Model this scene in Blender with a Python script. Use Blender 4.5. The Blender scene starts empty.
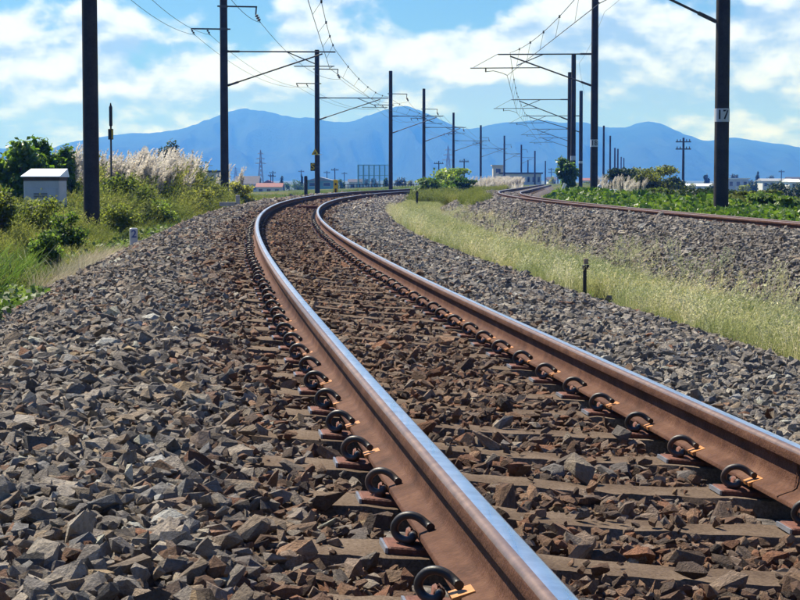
import bpy, bmesh, math, random
import numpy as np
from mathutils import Vector, Matrix

random.seed(7)
RNG = np.random.default_rng(7)
SC = bpy.context.scene
R = math.radians

# ------------------------------------------------------------------ camera
FPX, PITCH = 1841.6, 0.06588            # focal length in pixels of an 800 px wide picture; downward pitch
cam_d = bpy.data.cameras.new('camera')
cam = bpy.data.objects.new('camera', cam_d)
SC.collection.objects.link(cam)
cam_d.sensor_width = 36.0
cam_d.lens = FPX * 36.0 / 800.0
cam_d.clip_start = 0.05
cam_d.clip_end = 30000
cam.rotation_euler = (math.pi / 2 - PITCH, 0, 0)
SC.camera = cam

# ------------------------------------------------------------------ light
SUN_AZ, SUN_EL = R(-43), R(51)          # azimuth from +Y (negative: to the left)
SUN_STRENGTH, SKY_STRENGTH = 5.0, 0.05
sd = bpy.data.lights.new('sun', 'SUN')
sd.energy = SUN_STRENGTH
sd.angle = R(0.5)
sd.color = (1.0, 0.93, 0.82)
sun = bpy.data.objects.new('sun', sd)
SC.collection.objects.link(sun)
sdir = Vector((math.sin(SUN_AZ) * math.cos(SUN_EL), math.cos(SUN_AZ) * math.cos(SUN_EL), math.sin(SUN_EL)))
sun.rotation_euler = sdir.to_track_quat('Z', 'Y').to_euler()
sun.location = sdir * 60

world = bpy.data.worlds.new('World')
SC.world = world
world.use_nodes = True
SC.view_settings.view_transform = 'Standard'
SC.view_settings.look = 'None'
SC.view_settings.gamma = 1.0
SC.view_settings.use_curve_mapping = False
SC.view_settings.exposure = 0.85
SC.cycles.volume_bounces = 0
SC.cycles.max_bounces = 6
SC.cycles.diffuse_bounces = 2
SC.cycles.glossy_bounces = 2
SC.cycles.transmission_bounces = 3
SC.cycles.use_denoising = True


class NT:
    """small helper for node trees"""
    def __init__(self, tree):
        self.t = tree
        self.t.nodes.clear()

    def n(self, typ, **kw):
        nd = self.t.nodes.new(typ)
        ins = kw.pop('ins', {})
        for k, v in kw.items():
            setattr(nd, k, v)
        for k, v in ins.items():
            self.set(nd, k, v)
        return nd

    def set(self, nd, k, v):
        s = nd.inputs[k]
        if isinstance(v, bpy.types.NodeSocket):
            self.t.links.new(v, s)
        else:
            if s.type == 'RGBA' and not isinstance(v, (int, float)) and len(v) == 3:
                v = (*v, 1)
            s.default_value = v

    def math(self, op, a, b=0.0, c=0.0, clamp=False):
        nd = self.n('ShaderNodeMath', operation=op, use_clamp=clamp)
        for i, v in enumerate((a, b, c)):
            self.set(nd, i, v)
        return nd.outputs[0]

    def ramp(self, fac, stops, interp='LINEAR'):
        nd = self.n('ShaderNodeValToRGB')
        cr = nd.color_ramp
        cr.interpolation = interp
        while len(cr.elements) < len(stops):
            cr.elements.new(0.5)
        for e, (p, c) in zip(cr.elements, stops):
            e.position = p
            e.color = (*c, 1) if len(c) == 3 else c
        self.set(nd, 0, fac)
        return nd.outputs[0]

    def mix(self, fac, a, b, blend='MIX'):
        nd = self.n('ShaderNodeMix', data_type='RGBA', blend_type=blend)
        self.set(nd, 0, fac)
        self.set(nd, 6, a)
        self.set(nd, 7, b)
        return nd.outputs[2]

    def noise(self, vec, scale, detail=4, rough=0.55, dist=0.0, out=0):
        nd = self.n('ShaderNodeTexNoise', ins={'Scale': scale, 'Detail': detail, 'Roughness': rough, 'Distortion': dist})
        if vec is not None:
            self.set(nd, 'Vector', vec)
        return nd.outputs[out]


def build_world():
    w = NT(world.node_tree)
    sky = w.n('ShaderNodeTexSky', sky_type='NISHITA', sun_disc=False, sun_elevation=SUN_EL,
              sun_rotation=SUN_AZ, air_density=1.0, dust_density=0.7, ozone_density=2.0, altitude=200)
    tc = w.n('ShaderNodeTexCoord')
    sep = w.n('ShaderNodeSeparateXYZ', ins={0: tc.outputs['Generated']})
    x, y, z = sep.outputs
    el = w.math('ARCSINE', z)                      # elevation, radians
    az = w.math('ARCTAN2', x, y)                   # azimuth from +Y
    elp = w.math('POWER', w.math('MAXIMUM', el, 0.0), 0.9)
    sa, ca = w.math('SINE', az), w.math('COSINE', az)

    def vec(stretch, up=0.0):
        return w.n('ShaderNodeCombineXYZ', ins={0: sa, 1: w.math('MULTIPLY', w.math('ADD', elp, up), stretch), 2: ca}).outputs[0]
    big = w.noise(vec(1.35), 12.0, 10, 0.50, 0.1)
    bigup = w.noise(vec(1.35, 0.008), 12.0, 10, 0.50, 0.1)
    streak = w.noise(vec(5.0), 6.0, 6, 0.55, 0.3)
    wide = w.noise(vec(2.0), 3.2, 3, 0.5)
    # cloud bank: dense low in the sky, thinning with height, a little higher to the right
    edge = w.math('ADD', w.math('MULTIPLY', az, 0.07), 0.076)
    h = w.math('DIVIDE', w.math('SUBTRACT', el, edge), 0.020)
    hb = w.math('MINIMUM', w.math('MAXIMUM', h, -2.6), 6.0)
    dens = w.math('SUBTRACT', w.math('ADD', w.math('MULTIPLY', w.math('SUBTRACT', big, 0.5), 6.0),
                                     w.math('MULTIPLY_ADD', w.math('SUBTRACT', wide, 0.5), 2.0, 0.78)), w.math('MULTIPLY', hb, 0.75))
    cover = w.n('ShaderNodeMapRange', interpolation_type='SMOOTHSTEP', ins={0: dens, 1: -0.05, 2: 0.45}).outputs[0]
    # shade of the clouds: bright tops, blue-grey layered undersides
    lit = w.math('ADD', w.math('MULTIPLY', w.math('SUBTRACT', streak, 0.5), 1.7),
                 w.math('ADD', w.math('MULTIPLY', w.math('SUBTRACT', big, bigup), 7.5), w.math('MULTIPLY', hb, 0.16)))
    litn = w.n('ShaderNodeMapRange', interpolation_type='SMOOTHSTEP', ins={0: lit, 1: -0.60, 2: 0.36}).outputs[0]
    ccol = w.mix(litn, (4.3, 6.6, 11.0), (10.9, 12.4, 15.4))
    blue = w.mix(0.9, sky.outputs[0], (0.44, 0.85, 1.42), 'MULTIPLY')
    low = w.n('ShaderNodeMapRange', interpolation_type='SMOOTHSTEP', ins={0: el, 1: 0.10, 2: 0.6}).outputs[0]
    cov = w.math('MULTIPLY', cover, w.math('SUBTRACT', 1.0, w.math('MULTIPLY', low, 0.75)))
    col = w.mix(cov, blue, ccol)
    bg = w.n('ShaderNodeBackground', ins={'Color': col, 'Strength': SKY_STRENGTH})
    out = w.n('ShaderNodeOutputWorld', ins={0: bg.outputs[0]})


build_world()


# ------------------------------------------------------------------ object helpers
COL = SC.collection


class MB:
    """collects shapes, builds ONE mesh object"""
    def __init__(self):
        self.v, self.f, self.m = [], [], []

    def add(self, verts, faces, mi=0):
        b = len(self.v)
        self.v += [tuple(p) for p in verts]
        self.f += [tuple(i + b for i in f) for f in faces]
        self.m += [mi] * len(faces)
        return self

    def box(self, c, s, rz=0.0, mi=0, rot=None):
        hx, hy, hz = s[0] / 2, s[1] / 2, s[2] / 2
        M = rot if rot is not None else Matrix.Rotation(rz, 3, 'Z')
        c = Vector(c)
        vs = [c + M @ Vector((i * hx, j * hy, k * hz)) for k in (-1, 1) for j in (-1, 1) for i in (-1, 1)]
        return self.add(vs, [(0, 2, 3, 1), (4, 5, 7, 6), (0, 1, 5, 4), (1, 3, 7, 5), (3, 2, 6, 7), (2, 0, 4, 6)], mi)

    def cbox(self, c, s, ch=0.02, rz=0.0, mi=0):
        """box with chamfered vertical and top edges"""
        hx, hy, hz = s[0] / 2, s[1] / 2, s[2] / 2
        M = Matrix.Rotation(rz, 3, 'Z')
        c = Vector(c)

        def ring(ix, iy, z):
            a = [(ix - ch, -iy), (ix, -iy + ch), (ix, iy - ch), (ix - ch, iy), (-ix + ch, iy), (-ix, iy - ch), (-ix, -iy + ch), (-ix + ch, -iy)]
            return [c + M @ Vector((p[0], p[1], z)) for p in a]
        vs = ring(hx, hy, -hz) + ring(hx, hy, hz - ch) + ring(hx - ch, hy - ch, hz)
        fs = [tuple(range(7, -1, -1)), tuple(range(16, 24))]
        for r_ in (0, 8):
            for i in range(8):
                j = (i + 1) % 8
                fs.append((r_ + i, r_ + j, r_ + 8 + j, r_ + 8 + i))
        return self.add(vs, fs, mi)

    def tube(self, pts, rad, n=8, caps=True, mi=0):
        pts = [Vector(p) for p in pts]
        k = len(pts)
        rs = rad if hasattr(rad, '__len__') else [rad] * k
        t0 = (pts[1] - pts[0]).normalized()
        up = Vector((0, 0, 1)) if abs(t0.z) < 0.9 else Vector((0, 1, 0))
        a = t0.cross(up).normalized()
        vs = []
        for i in range(k):
            t = (pts[min(i + 1, k - 1)] - pts[max(i - 1, 0)]).normalized()
            a = (a - t * a.dot(t)).normalized()
            b = t.cross(a)
            for q in range(n):
                an = 2 * math.pi * q / n
                vs.append(pts[i] + (a * math.cos(an) + b * math.sin(an)) * rs[i])
        fs = []
        for i in range(k - 1):
            for q in range(n):
                p = (q + 1) % n
                fs.append((i * n + q, i * n + p, (i + 1) * n + p, (i + 1) * n + q))
        if caps:
            fs.append(tuple(range(n - 1, -1, -1)))
            fs.append(tuple((k - 1) * n + q for q in range(n)))
        return self.add(vs, fs, mi)

    def lathe(self, c, prof, n=16, mi=0):
        """prof: (radius, z) pairs bottom to top"""
        c = Vector(c)
        vs, fs = [], []
        for r_, z_ in prof:
            for q in range(n):
                an = 2 * math.pi * q / n
                vs.append(c + Vector((r_ * math.cos(an), r_ * math.sin(an), z_)))
        for i in range(len(prof) - 1):
            for q in range(n):
                p = (q + 1) % n
                fs.append((i * n + q, i * n + p, (i + 1) * n + p, (i + 1) * n + q))
        fs.append(tuple(range(n - 1, -1, -1)))
        fs.append(tuple((len(prof) - 1) * n + q for q in range(n)))
        return self.add(vs, fs, mi)

    def mesh(self, name, smooth=None):
        me = bpy.data.meshes.new(name)
        me.from_pydata(self.v, [], self.f)
        if any(self.m):
            me.polygons.foreach_set('material_index', self.m)
        if smooth is not None:
            me.polygons.foreach_set('use_smooth', [True] * len(self.f))
            me.set_sharp_from_angle(angle=R(smooth))
        me.update()
        return me

    def build(self, name, mats, parent=None, loc=(0, 0, 0), rz=0.0, smooth=None):
        me = self.mesh(name, smooth)
        return link(name, me, mats, parent, loc, rz)


def link(name, me, mats, parent=None, loc=(0, 0, 0), rz=0.0):
    for m in (mats if isinstance(mats, (list, tuple)) else [mats]):
        if m is not None and m.name not in [q.name for q in me.materials if q]:
            me.materials.append(m)
    o = bpy.data.objects.new(name, me)
    COL.objects.link(o)
    o.location = loc
    o.rotation_euler = (0, 0, rz)
    if parent is not None:
        o.parent = parent
    return o


def np_mesh(name, verts, faces):
    """verts (N,3), faces (M,k) all the same k"""
    verts = np.ascontiguousarray(verts, dtype=np.float32)
    faces = np.ascontiguousarray(faces, dtype=np.int32)
    me = bpy.data.meshes.new(name)
    me.vertices.add(len(verts))
    me.vertices.foreach_set('co', verts.ravel())
    k = faces.shape[1]
    me.loops.add(faces.size)
    me.loops.foreach_set('vertex_index', faces.ravel())
    me.polygons.add(len(faces))
    me.polygons.foreach_set('loop_start', np.arange(0, faces.size, k, dtype=np.int32))
    me.polygons.foreach_set('loop_total', np.full(len(faces), k, dtype=np.int32))
    me.update(calc_edges=True)
    return me


def tag(o, label=None, cat=None, group=None, kind=None):
    if label:
        o['label'] = label
    if cat:
        o['category'] = cat
    if group:
        o['group'] = group
    if kind:
        o['kind'] = kind
    return o


def empty(name, loc=(0, 0, 0), rz=0.0, label=None, cat=None, group=None):
    o = bpy.data.objects.new(name, None)
    o.empty_display_size = 0.2
    COL.objects.link(o)
    o.location = loc
    o.rotation_euler = (0, 0, rz)
    return tag(o, label, cat, group)


def copy_tree(o, parent=None):
    c = o.copy()
    COL.objects.link(c)
    c.parent = parent
    for ch in list(o.children):
        copy_tree(ch, c)
    return c


# ------------------------------------------------------------------ materials
def mat(name, fn):
    m = bpy.data.materials.new(name)
    m.use_nodes = True
    w = NT(m.node_tree)
    fn(w)
    return m


def principled(w, col, rough=0.8, metal=0.0, bump=None, bdist=0.01, bstr=0.6, spec=0.3):
    p = w.n('ShaderNodeBsdfPrincipled', ins={'Base Color': col, 'Roughness': rough, 'Metallic': metal, 'Specular IOR Level': spec})
    if bump is not None:
        b = w.n('ShaderNodeBump', ins={'Strength': bstr, 'Distance': bdist, 'Height': bump})
        w.set(p, 'Normal', b.outputs[0])
    w.n('ShaderNodeOutputMaterial', ins={0: p.outputs[0]})
    return p


def m_plain(name, c1, c2=None, scale=6.0, rough=0.7, metal=0.0, bstr=0.3, spec=0.3):
    c2 = c2 or tuple(q * 0.7 for q in c1)

    def fn(w):
        tc = w.n('ShaderNodeTexCoord').outputs['Object']
        n1 = w.noise(tc, scale, 6, 0.6)
        n2 = w.noise(tc, scale * 9, 4, 0.6)
        f = w.math('MULTIPLY_ADD', n2, 0.4, w.math('MULTIPLY', n1, 0.6))
        col = w.ramp(f, [(0.36, c2), (0.62, c1)])
        principled(w, col, rough, metal, n2, 0.01, bstr, spec)
    return mat(name, fn)


def leafy(name, stops, trans=0.45, rough=0.55, spec=0.35, use_inst=True, patch=True, tt=(1.15, 1.18, 0.62)):
    """foliage: colour varies from leaf to leaf; part of the light goes through the leaf"""
    def fn(w):
        geo = w.n('ShaderNodeNewGeometry')
        rnd = geo.outputs['Random Per Island']
        if use_inst:
            oi = w.n('ShaderNodeObjectInfo')
            rnd = w.math('MULTIPLY_ADD', rnd, 0.55, w.math('MULTIPLY', oi.outputs['Random'], 0.45))
        col = w.ramp(rnd, stops)
        if use_inst and patch:
            pn = w.noise(oi.outputs['Location'], 0.55, 3, 0.6)
            col = w.mix(0.85, col, w.ramp(pn, [(0.34, (0.52, 0.66, 0.55)), (0.5, (0.95, 0.98, 0.9)), (0.66, (1.32, 1.18, 1.15))]), 'MULTIPLY')
        p = w.n('ShaderNodeBsdfPrincipled', ins={'Base Color': col, 'Roughness': rough, 'Specular IOR Level': spec})
        tcol = w.mix(1.0, col, tt, 'MULTIPLY')
        t = w.n('ShaderNodeBsdfTranslucent', ins={'Color': tcol})
        mx = w.n('ShaderNodeMixShader', ins={0: trans, 1: p.outputs[0], 2: t.outputs[0]})
        w.n('ShaderNodeOutputMaterial', ins={0: mx.outputs[0]})
    return mat(name, fn)


def m_stone_fn(single):
    def fn(w):
        tc = w.n('ShaderNodeTexCoord').outputs['Object']
        if single:
            tint = w.n('ShaderNodeObjectInfo').outputs['Color']
        else:
            tint = w.n('ShaderNodeAttribute', attribute_name='tint', attribute_type='INSTANCER').outputs['Color']
        rnd = w.n('ShaderNodeObjectInfo').outputs['Random']
        off = w.n('ShaderNodeVectorMath', operation='ADD', ins={0: tc, 1: w.n('ShaderNodeCombineXYZ', ins={0: w.math('MULTIPLY', rnd, 37.0), 1: w.math('MULTIPLY', rnd, 11.0), 2: rnd}).outputs[0]}).outputs[0]
        n1 = w.noise(off, 1.6, 5, 0.65)
        n2 = w.noise(off, 9.0, 5, 0.7)
        v = w.ramp(n1, [(0.3, (0.66, 0.64, 0.62)), (0.52, (1, 1, 1)), (0.72, (1.3, 1.25, 1.16))])
        col = w.mix(1.0, tint, v, 'MULTIPLY')
        sp = w.ramp(n2, [(0.35, (0.72, 0.7, 0.68)), (0.6, (1.12, 1.1, 1.08))])
        col = w.mix(0.8, col, sp, 'MULTIPLY')
        principled(w, col, 0.82, 0, n2, 0.12, 0.75, 0.25)
    return fn


M_STONE = mat('crushed_stone', m_stone_fn(False))
M_STONE1 = mat('crushed_stone_single', m_stone_fn(True))


def f_bed(w):
    tc = w.n('ShaderNodeTexCoord').outputs['Object']
    n = w.noise(tc, 22.0, 6, 0.7)
    v = w.n('ShaderNodeTexVoronoi', ins={'Vector': tc, 'Scale': 16.0})
    v2 = w.n('ShaderNodeSeparateColor', ins={0: v.outputs['Color']}).outputs[0]
    col = w.ramp(w.math('MULTIPLY_ADD', v2, 0.6, w.math('MULTIPLY', n, 0.4)),
                 [(0.2, (0.05, 0.04, 0.035)), (0.5, (0.13, 0.11, 0.10)), (0.8, (0.23, 0.21, 0.2))])
    h = w.math('SUBTRACT', w.math('MULTIPLY', n, 0.6), v.outputs['Distance'])
    principled(w, col, 0.9, 0, h, 0.05, 1.0, 0.1)


M_BED = mat('ballast_bed_ground', f_bed)


def f_ground(w):
    tc = w.n('ShaderNodeTexCoord').outputs['Object']
    n1 = w.noise(tc, 0.05, 6, 0.6)
    n2 = w.noise(tc, 2.5, 6, 0.65)
    col = w.ramp(n1, [(0.3, (0.045, 0.075, 0.02)), (0.5, (0.075, 0.10, 0.03)), (0.68, (0.14, 0.13, 0.06))])
    col = w.mix(0.7, col, w.ramp(n2, [(0.3, (0.55, 0.5, 0.45)), (0.65, (1.15, 1.15, 1.1))]), 'MULTIPLY')
    principled(w, col, 0.95, 0, n2, 0.15, 0.8, 0.1)


M_GROUND = mat('grassy_earth', f_ground)


def f_rail_side(w):
    tc = w.n('ShaderNodeTexCoord').outputs['Object']
    n1 = w.noise(tc, 7.0, 6, 0.65)
    n2 = w.noise(tc, 90.0, 4, 0.6)
    n3 = w.noise(tc, 1.3, 3, 0.5)
    col = w.ramp(n1, [(0.32, (0.056, 0.024, 0.014)), (0.5, (0.094, 0.042, 0.025)), (0.7, (0.140, 0.070, 0.043))])
    col = w.mix(0.6, col, w.ramp(n2, [(0.35, (0.72, 0.7, 0.68)), (0.62, (1.12, 1.1, 1.08))]), 'MULTIPLY')
    col = w.mix(0.5, col, w.ramp(n3, [(0.35, (0.85, 0.8, 0.78)), (0.65, (1.15, 1.15, 1.15))]), 'MULTIPLY')
    principled(w, col, 0.75, 0, n2, 0.004, 0.9, 0.12)


M_RAIL = mat('rusty_rail_steel', f_rail_side)


def f_rail_top(w):
    tc = w.n('ShaderNodeTexCoord').outputs['Object']
    st = w.n('ShaderNodeMapping', ins={'Vector': tc, 'Scale': (60, 1.2, 60)}).outputs[0]
    n = w.noise(st, 1.0, 5, 0.6)
    n2 = w.noise(tc, 12.0, 5, 0.7)
    rough = w.math('MULTIPLY_ADD', n, 0.2, 0.2)
    col = w.ramp(n2, [(0.3, (0.66, 0.62, 0.58)), (0.6, (0.92, 0.88, 0.82))])
    principled(w, col, rough, 1.0, n2, 0.001, 0.15)


M_RAILTOP = mat('polished_rail_steel', f_rail_top)


def f_rail_gauge(w):
    tc = w.n('ShaderNodeTexCoord').outputs['Object']
    n2 = w.noise(tc, 25.0, 5, 0.7)
    n = w.noise(tc, 3.0, 4, 0.6)
    col = w.ramp(n2, [(0.3, (0.10, 0.056, 0.038)), (0.62, (0.19, 0.118, 0.084))])
    rough = w.math('MULTIPLY_ADD', n, 0.25, 0.32)
    principled(w, col, rough, 0.35, n2, 0.001, 0.25, 0.5)


M_RAILSHOULDER = mat('worn_rail_edge', f_rail_gauge)


def f_sleeper(w):
    tc = w.n('ShaderNodeTexCoord').outputs['Object']
    n1 = w.noise(tc, 3.0, 6, 0.6)
    n2 = w.noise(tc, 120.0, 4, 0.75)
    col = w.ramp(n1, [(0.3, (0.085, 0.058, 0.041)), (0.5, (0.135, 0.099, 0.072)), (0.7, (0.19, 0.147, 0.112))])
    col = w.mix(0.9, col, w.ramp(n2, [(0.36, (0.55, 0.5, 0.47)), (0.62, (1.25, 1.22, 1.18))]), 'MULTIPLY')
    principled(w, col, 0.92, 0, n2, 0.004, 0.9, 0.1)


M_SLEEPER = mat('weathered_concrete_sleeper', f_sleeper)
M_PLATE = m_plain('rusted_plate', (0.19, 0.072, 0.046), (0.075, 0.033, 0.025), 18, 0.75, 0, 0.4)
M_PAD = m_plain('orange_insulator', (0.62, 0.27, 0.08), (0.42, 0.16, 0.05), 30, 0.5, 0, 0.2)
def f_clip(w):
    tc = w.n('ShaderNodeTexCoord').outputs['Object']
    rnd = w.n('ShaderNodeObjectInfo').outputs['Random']
    n1 = w.noise(tc, 26.0, 5, 0.65)
    n2 = w.noise(tc, 150.0, 4, 0.6)
    f = w.math('ADD', w.math('MULTIPLY', n1, 0.75), w.math('MULTIPLY', rnd, 0.3))
    col = w.ramp(f, [(0.35, (0.016, 0.015, 0.016)), (0.6, (0.035, 0.029, 0.027)), (0.78, (0.085, 0.052, 0.038))])
    principled(w, col, w.math('MULTIPLY_ADD', n1, 0.4, 0.3), 0, n2, 0.001, 0.5, 0.4)


M_CLIP = mat('black_spring_steel', f_clip)
M_SHIM = m_plain('grey_steel_edge', (0.3, 0.32, 0.36), (0.18, 0.19, 0.22), 30, 0.4, 0.4, 0.2)
M_POLE = m_plain('dark_weathered_pole', (0.042, 0.037, 0.034), (0.020, 0.018, 0.017), 2.5, 0.7, 0, 0.3, 0.25)
M_IRON = m_plain('galvanised_dark_iron', (0.085, 0.085, 0.09), (0.05, 0.05, 0.055), 8, 0.55, 0.2, 0.2)
M_WIRE = m_plain('wire', (0.06, 0.06, 0.065), (0.04, 0.04, 0.045), 8, 0.5, 0.3, 0.1)
M_PORC = m_plain('dark_porcelain', (0.05, 0.05, 0.055), (0.035, 0.035, 0.04), 12, 0.25, 0, 0.05, 0.5)
M_WHITE = m_plain('white_paint', (0.78, 0.79, 0.8), (0.66, 0.67, 0.68), 3, 0.5, 0, 0.1)
M_WHITEROOF = m_plain('white_metal_roof', (0.82, 0.83, 0.84), (0.74, 0.75, 0.76), 3, 0.35, 0, 0.05)
M_CABINET = m_plain('pale_grey_paint', (0.52, 0.54, 0.58), (0.43, 0.45, 0.49), 3, 0.5, 0, 0.1)
M_BLACK = m_plain('black_paint', (0.022, 0.022, 0.024), (0.014, 0.014, 0.015), 10, 0.5)
M_YELLOW = m_plain('yellow_paint', (0.72, 0.5, 0.03), (0.6, 0.38, 0.02), 10, 0.5)
M_RUSTROOF = m_plain('brown_roof_band', (0.12, 0.085, 0.075), (0.07, 0.05, 0.045), 6, 0.7)
M_CONC = m_plain('concrete', (0.42, 0.42, 0.41), (0.3, 0.3, 0.29), 5, 0.9, 0, 0.4)
M_BLUE = m_plain('blue_paint', (0.06, 0.10, 0.30), (0.04, 0.07, 0.22), 10, 0.5)
M_TEAL = m_plain('teal_cladding', (0.16, 0.36, 0.40), (0.12, 0.29, 0.33), 0.6, 0.6)
M_CREAM = m_plain('cream_render', (0.58, 0.54, 0.46), (0.5, 0.46, 0.39), 0.5, 0.8)
M_OFFWHITE = m_plain('off_white_render', (0.66, 0.66, 0.63), (0.56, 0.56, 0.54), 0.5, 0.8)
M_ROOFDARK = m_plain('dark_roof_tiles', (0.07, 0.07, 0.08), (0.045, 0.045, 0.05), 1.5, 0.6)
M_ROOFRED = m_plain('reddish_roof_tiles', (0.28, 0.12, 0.08), (0.2, 0.08, 0.06), 1.5, 0.6)
M_GLASS = m_plain('dark_window_glass', (0.03, 0.04, 0.05), (0.02, 0.03, 0.04), 1.0, 0.12, 0, 0.0, 0.5)
M_BARK = m_plain('bark', (0.09, 0.065, 0.045), (0.05, 0.035, 0.025), 9, 0.9, 0, 0.6)
M_STEELGREY = m_plain('grey_lattice_steel', (0.30, 0.32, 0.34), (0.24, 0.26, 0.28), 4, 0.6)

L_KUDZU = leafy('bright_vine_leaves', [(0.05, (0.03, 0.075, 0.012)), (0.45, (0.095, 0.18, 0.03)), (0.95, (0.23, 0.30, 0.075))], 0.45, 0.45, 0.4)
L_BUSH = leafy('bush_leaves', [(0.05, (0.045, 0.095, 0.02)), (0.5, (0.11, 0.20, 0.04)), (0.95, (0.22, 0.31, 0.085))], 0.62, 0.32, 0.6, tt=(1.3, 1.3, .6))
L_DARK = leafy('dark_tree_leaves', [(0.05, (0.016, 0.036, 0.014)), (0.5, (0.034, 0.065, 0.022)), (0.95, (0.065, 0.10, 0.035))], 0.35, 0.5, 0.3)
L_OLIVE = leafy('olive_tree_leaves', [(0.05, (0.06, 0.08, 0.025)), (0.5, (0.14, 0.175, 0.05)), (0.95, (0.34, 0.35, 0.13))], 0.7, 0.5, 0.3, tt=(1.35, 1.35, .65))
L_GREENBUSH = leafy('green_shrub_leaves', [(0.05, (0.06, 0.10, 0.025)), (0.5, (0.13, 0.21, 0.05)), (0.95, (0.31, 0.38, 0.13))], 0.7, 0.45, 0.4, tt=(1.35, 1.35, .65))
L_LIGHT = leafy('light_tree_leaves', [(0.05, (0.04, 0.09, 0.025)), (0.5, (0.08, 0.16, 0.04)), (0.95, (0.14, 0.24, 0.07))], 0.4, 0.5, 0.3)
L_WEED = leafy('olive_weeds', [(0.05, (0.075, 0.098, 0.033)), (0.5, (0.165, 0.19, 0.065)), (0.95, (0.34, 0.34, 0.15))], 0.55, 0.6, 0.2, tt=(1.2, 1.25, .65))
L_GREEN = leafy('fresh_green_weeds', [(0.05, (0.05, 0.085, 0.025)), (0.5, (0.10, 0.165, 0.045)), (0.95, (0.24, 0.31, 0.13))], 0.5, 0.5, 0.3)
L_GRASS = leafy('pale_grass', [(0.05, (0.15, 0.18, 0.07)), (0.5, (0.31, 0.33, 0.16)), (0.95, (0.56, 0.54, 0.36))], 0.5, 0.6, 0.2, tt=(1.05, 1.08, .8))
L_WISP = leafy('straw_stalks', [(0.05, (0.30, 0.30, 0.15)), (0.5, (0.50, 0.49, 0.31)), (0.95, (0.74, 0.71, 0.58))], 0.5, 0.6, 0.2, tt=(1.05, 1.05, .85))
L_DRY = leafy('dry_grass', [(0.05, (0.26, 0.21, 0.14)), (0.5, (0.42, 0.36, 0.27)), (0.95, (0.6, 0.54, 0.44))], 0.4, 0.6, 0.2, tt=(1.0, 1.0, .95))
L_PLUME = leafy('pampas_plumes', [(0.05, (0.48, 0.43, 0.36)), (0.5, (0.68, 0.63, 0.56)), (0.95, (0.85, 0.82, 0.76))], 0.55, 0.7, 0.1, patch=False, tt=(1.0, 1.0, .97))

# ------------------------------------------------------------------ the two tracks in plan
DS = 0.1
_s = np.arange(-6, 420, DS)
_k = np.where(_s < 11.94, -0.00007 + 0.00198 * np.clip(_s / 11.94, 0, 1), 0.00191)
_k = np.where(_s > 114, 0.0, _k)
_a = np.cumsum(_k) * DS
_a = _a - np.interp(0, _s, _a) - 0.115
_X = np.cumsum(np.sin(_a)) * DS
_Y = np.cumsum(np.cos(_a)) * DS
_X = _X - np.interp(0, _s, _X) + 0.58578
_Y = _Y - np.interp(0, _s, _Y)
_Z = np.where(_s < 112, -0.6546 - 3e-5 * _s - 1e-5 * _s ** 2 / 2, -0.7207 - 0.00115 * (_s - 112))
CANT = math.atan2(0.1007, 1.132)
HG = 0.566                               # half distance between rail head centres


def t1(s, lat, dz):
    """track 1: lat metres right of the centre line, dz above the plane through the rail heads"""
    a = np.interp(s, _s, _a)
    l = np.asarray(lat) + HG
    lr = l * math.cos(CANT) + np.asarray(dz) * math.sin(CANT)
    x = np.interp(s, _s, _X) + np.cos(a) * lr
    y = np.interp(s, _s, _Y) - np.sin(a) * lr
    z = np.interp(s, _s, _Z) - l * math.sin(CANT) + np.asarray(dz) * math.cos(CANT)
    return x, y, z


_c1x, _c1y, _ = t1(_s, 0.0, 0.0)


def c1(Y):
    Y = np.asarray(Y, dtype=float)
    r = np.interp(Y, _c1y, _c1x)
    sl = math.tan(_a[-1])
    r = np.where(Y > _c1y[-1], _c1x[-1] + (Y - _c1y[-1]) * sl, r)
    return np.where(Y < _c1y[0], _c1x[0] + (Y - _c1y[0]) * math.tan(_a[0]), r)


GAP = 7.85                               # track 2 runs parallel to track 1


def c2(Y):
    return c1(Y) + GAP


CANT2 = math.atan2(0.07, 1.132)
_y2 = np.arange(-6, 330, 0.1)
_x2 = c2(_y2)
_a2 = np.arctan(np.gradient(_x2, _y2))


def Z2(Y):
    return np.interp(Y, _c1y, _Z) + 0.018


def t2(s, lat, dz):
    """track 2, parametrised by Y"""
    a = np.interp(s, _y2, _a2)
    l = np.asarray(lat) + HG
    lr = np.asarray(lat) * math.cos(CANT2) + np.asarray(dz) * math.sin(CANT2)
    x = np.interp(s, _y2, _x2) + np.cos(a) * lr
    y = np.asarray(s) - np.sin(a) * lr
    z = Z2(s) - l * math.sin(CANT2) + np.asarray(dz) * math.cos(CANT2) + 0 * x
    return x, y, z


def at(px, py, Y):
    """a world point at distance Y that the photograph shows at pixel px, py (800 x 600)"""
    return Vector(((px - 400) / FPX * Y * 1.0, Y, (178.5 - py) / FPX * Y))


# ------------------------------------------------------------------ ground
def sstep(t):
    t = np.clip(t, 0, 1)
    return t * t * (3 - 2 * t)


def ground_z(X, Y):
    X = np.asarray(X, float)
    Y = np.asarray(Y, float)
    dl = c1(Y) - X
    dr = X - c2(Y)
    z = np.full(np.broadcast(X, Y).shape, -1.42)
    zl = -1.45 + 0.35 * sstep((dl - 4) / 6) - 4.5 * sstep((dl - 13) / 28)
    zr = -1.42 + 0.47 * sstep((dr - 1.0) / 1.2) - 4.6 * sstep((dr - 7) / 34)
    z = np.where(dl > 0, zl, z)
    z = np.where(dr > 0, zr, z)
    far = sstep((Y - 420) / 300)
    z = z * (1 - far) + (-5.6) * far
    return z


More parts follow.
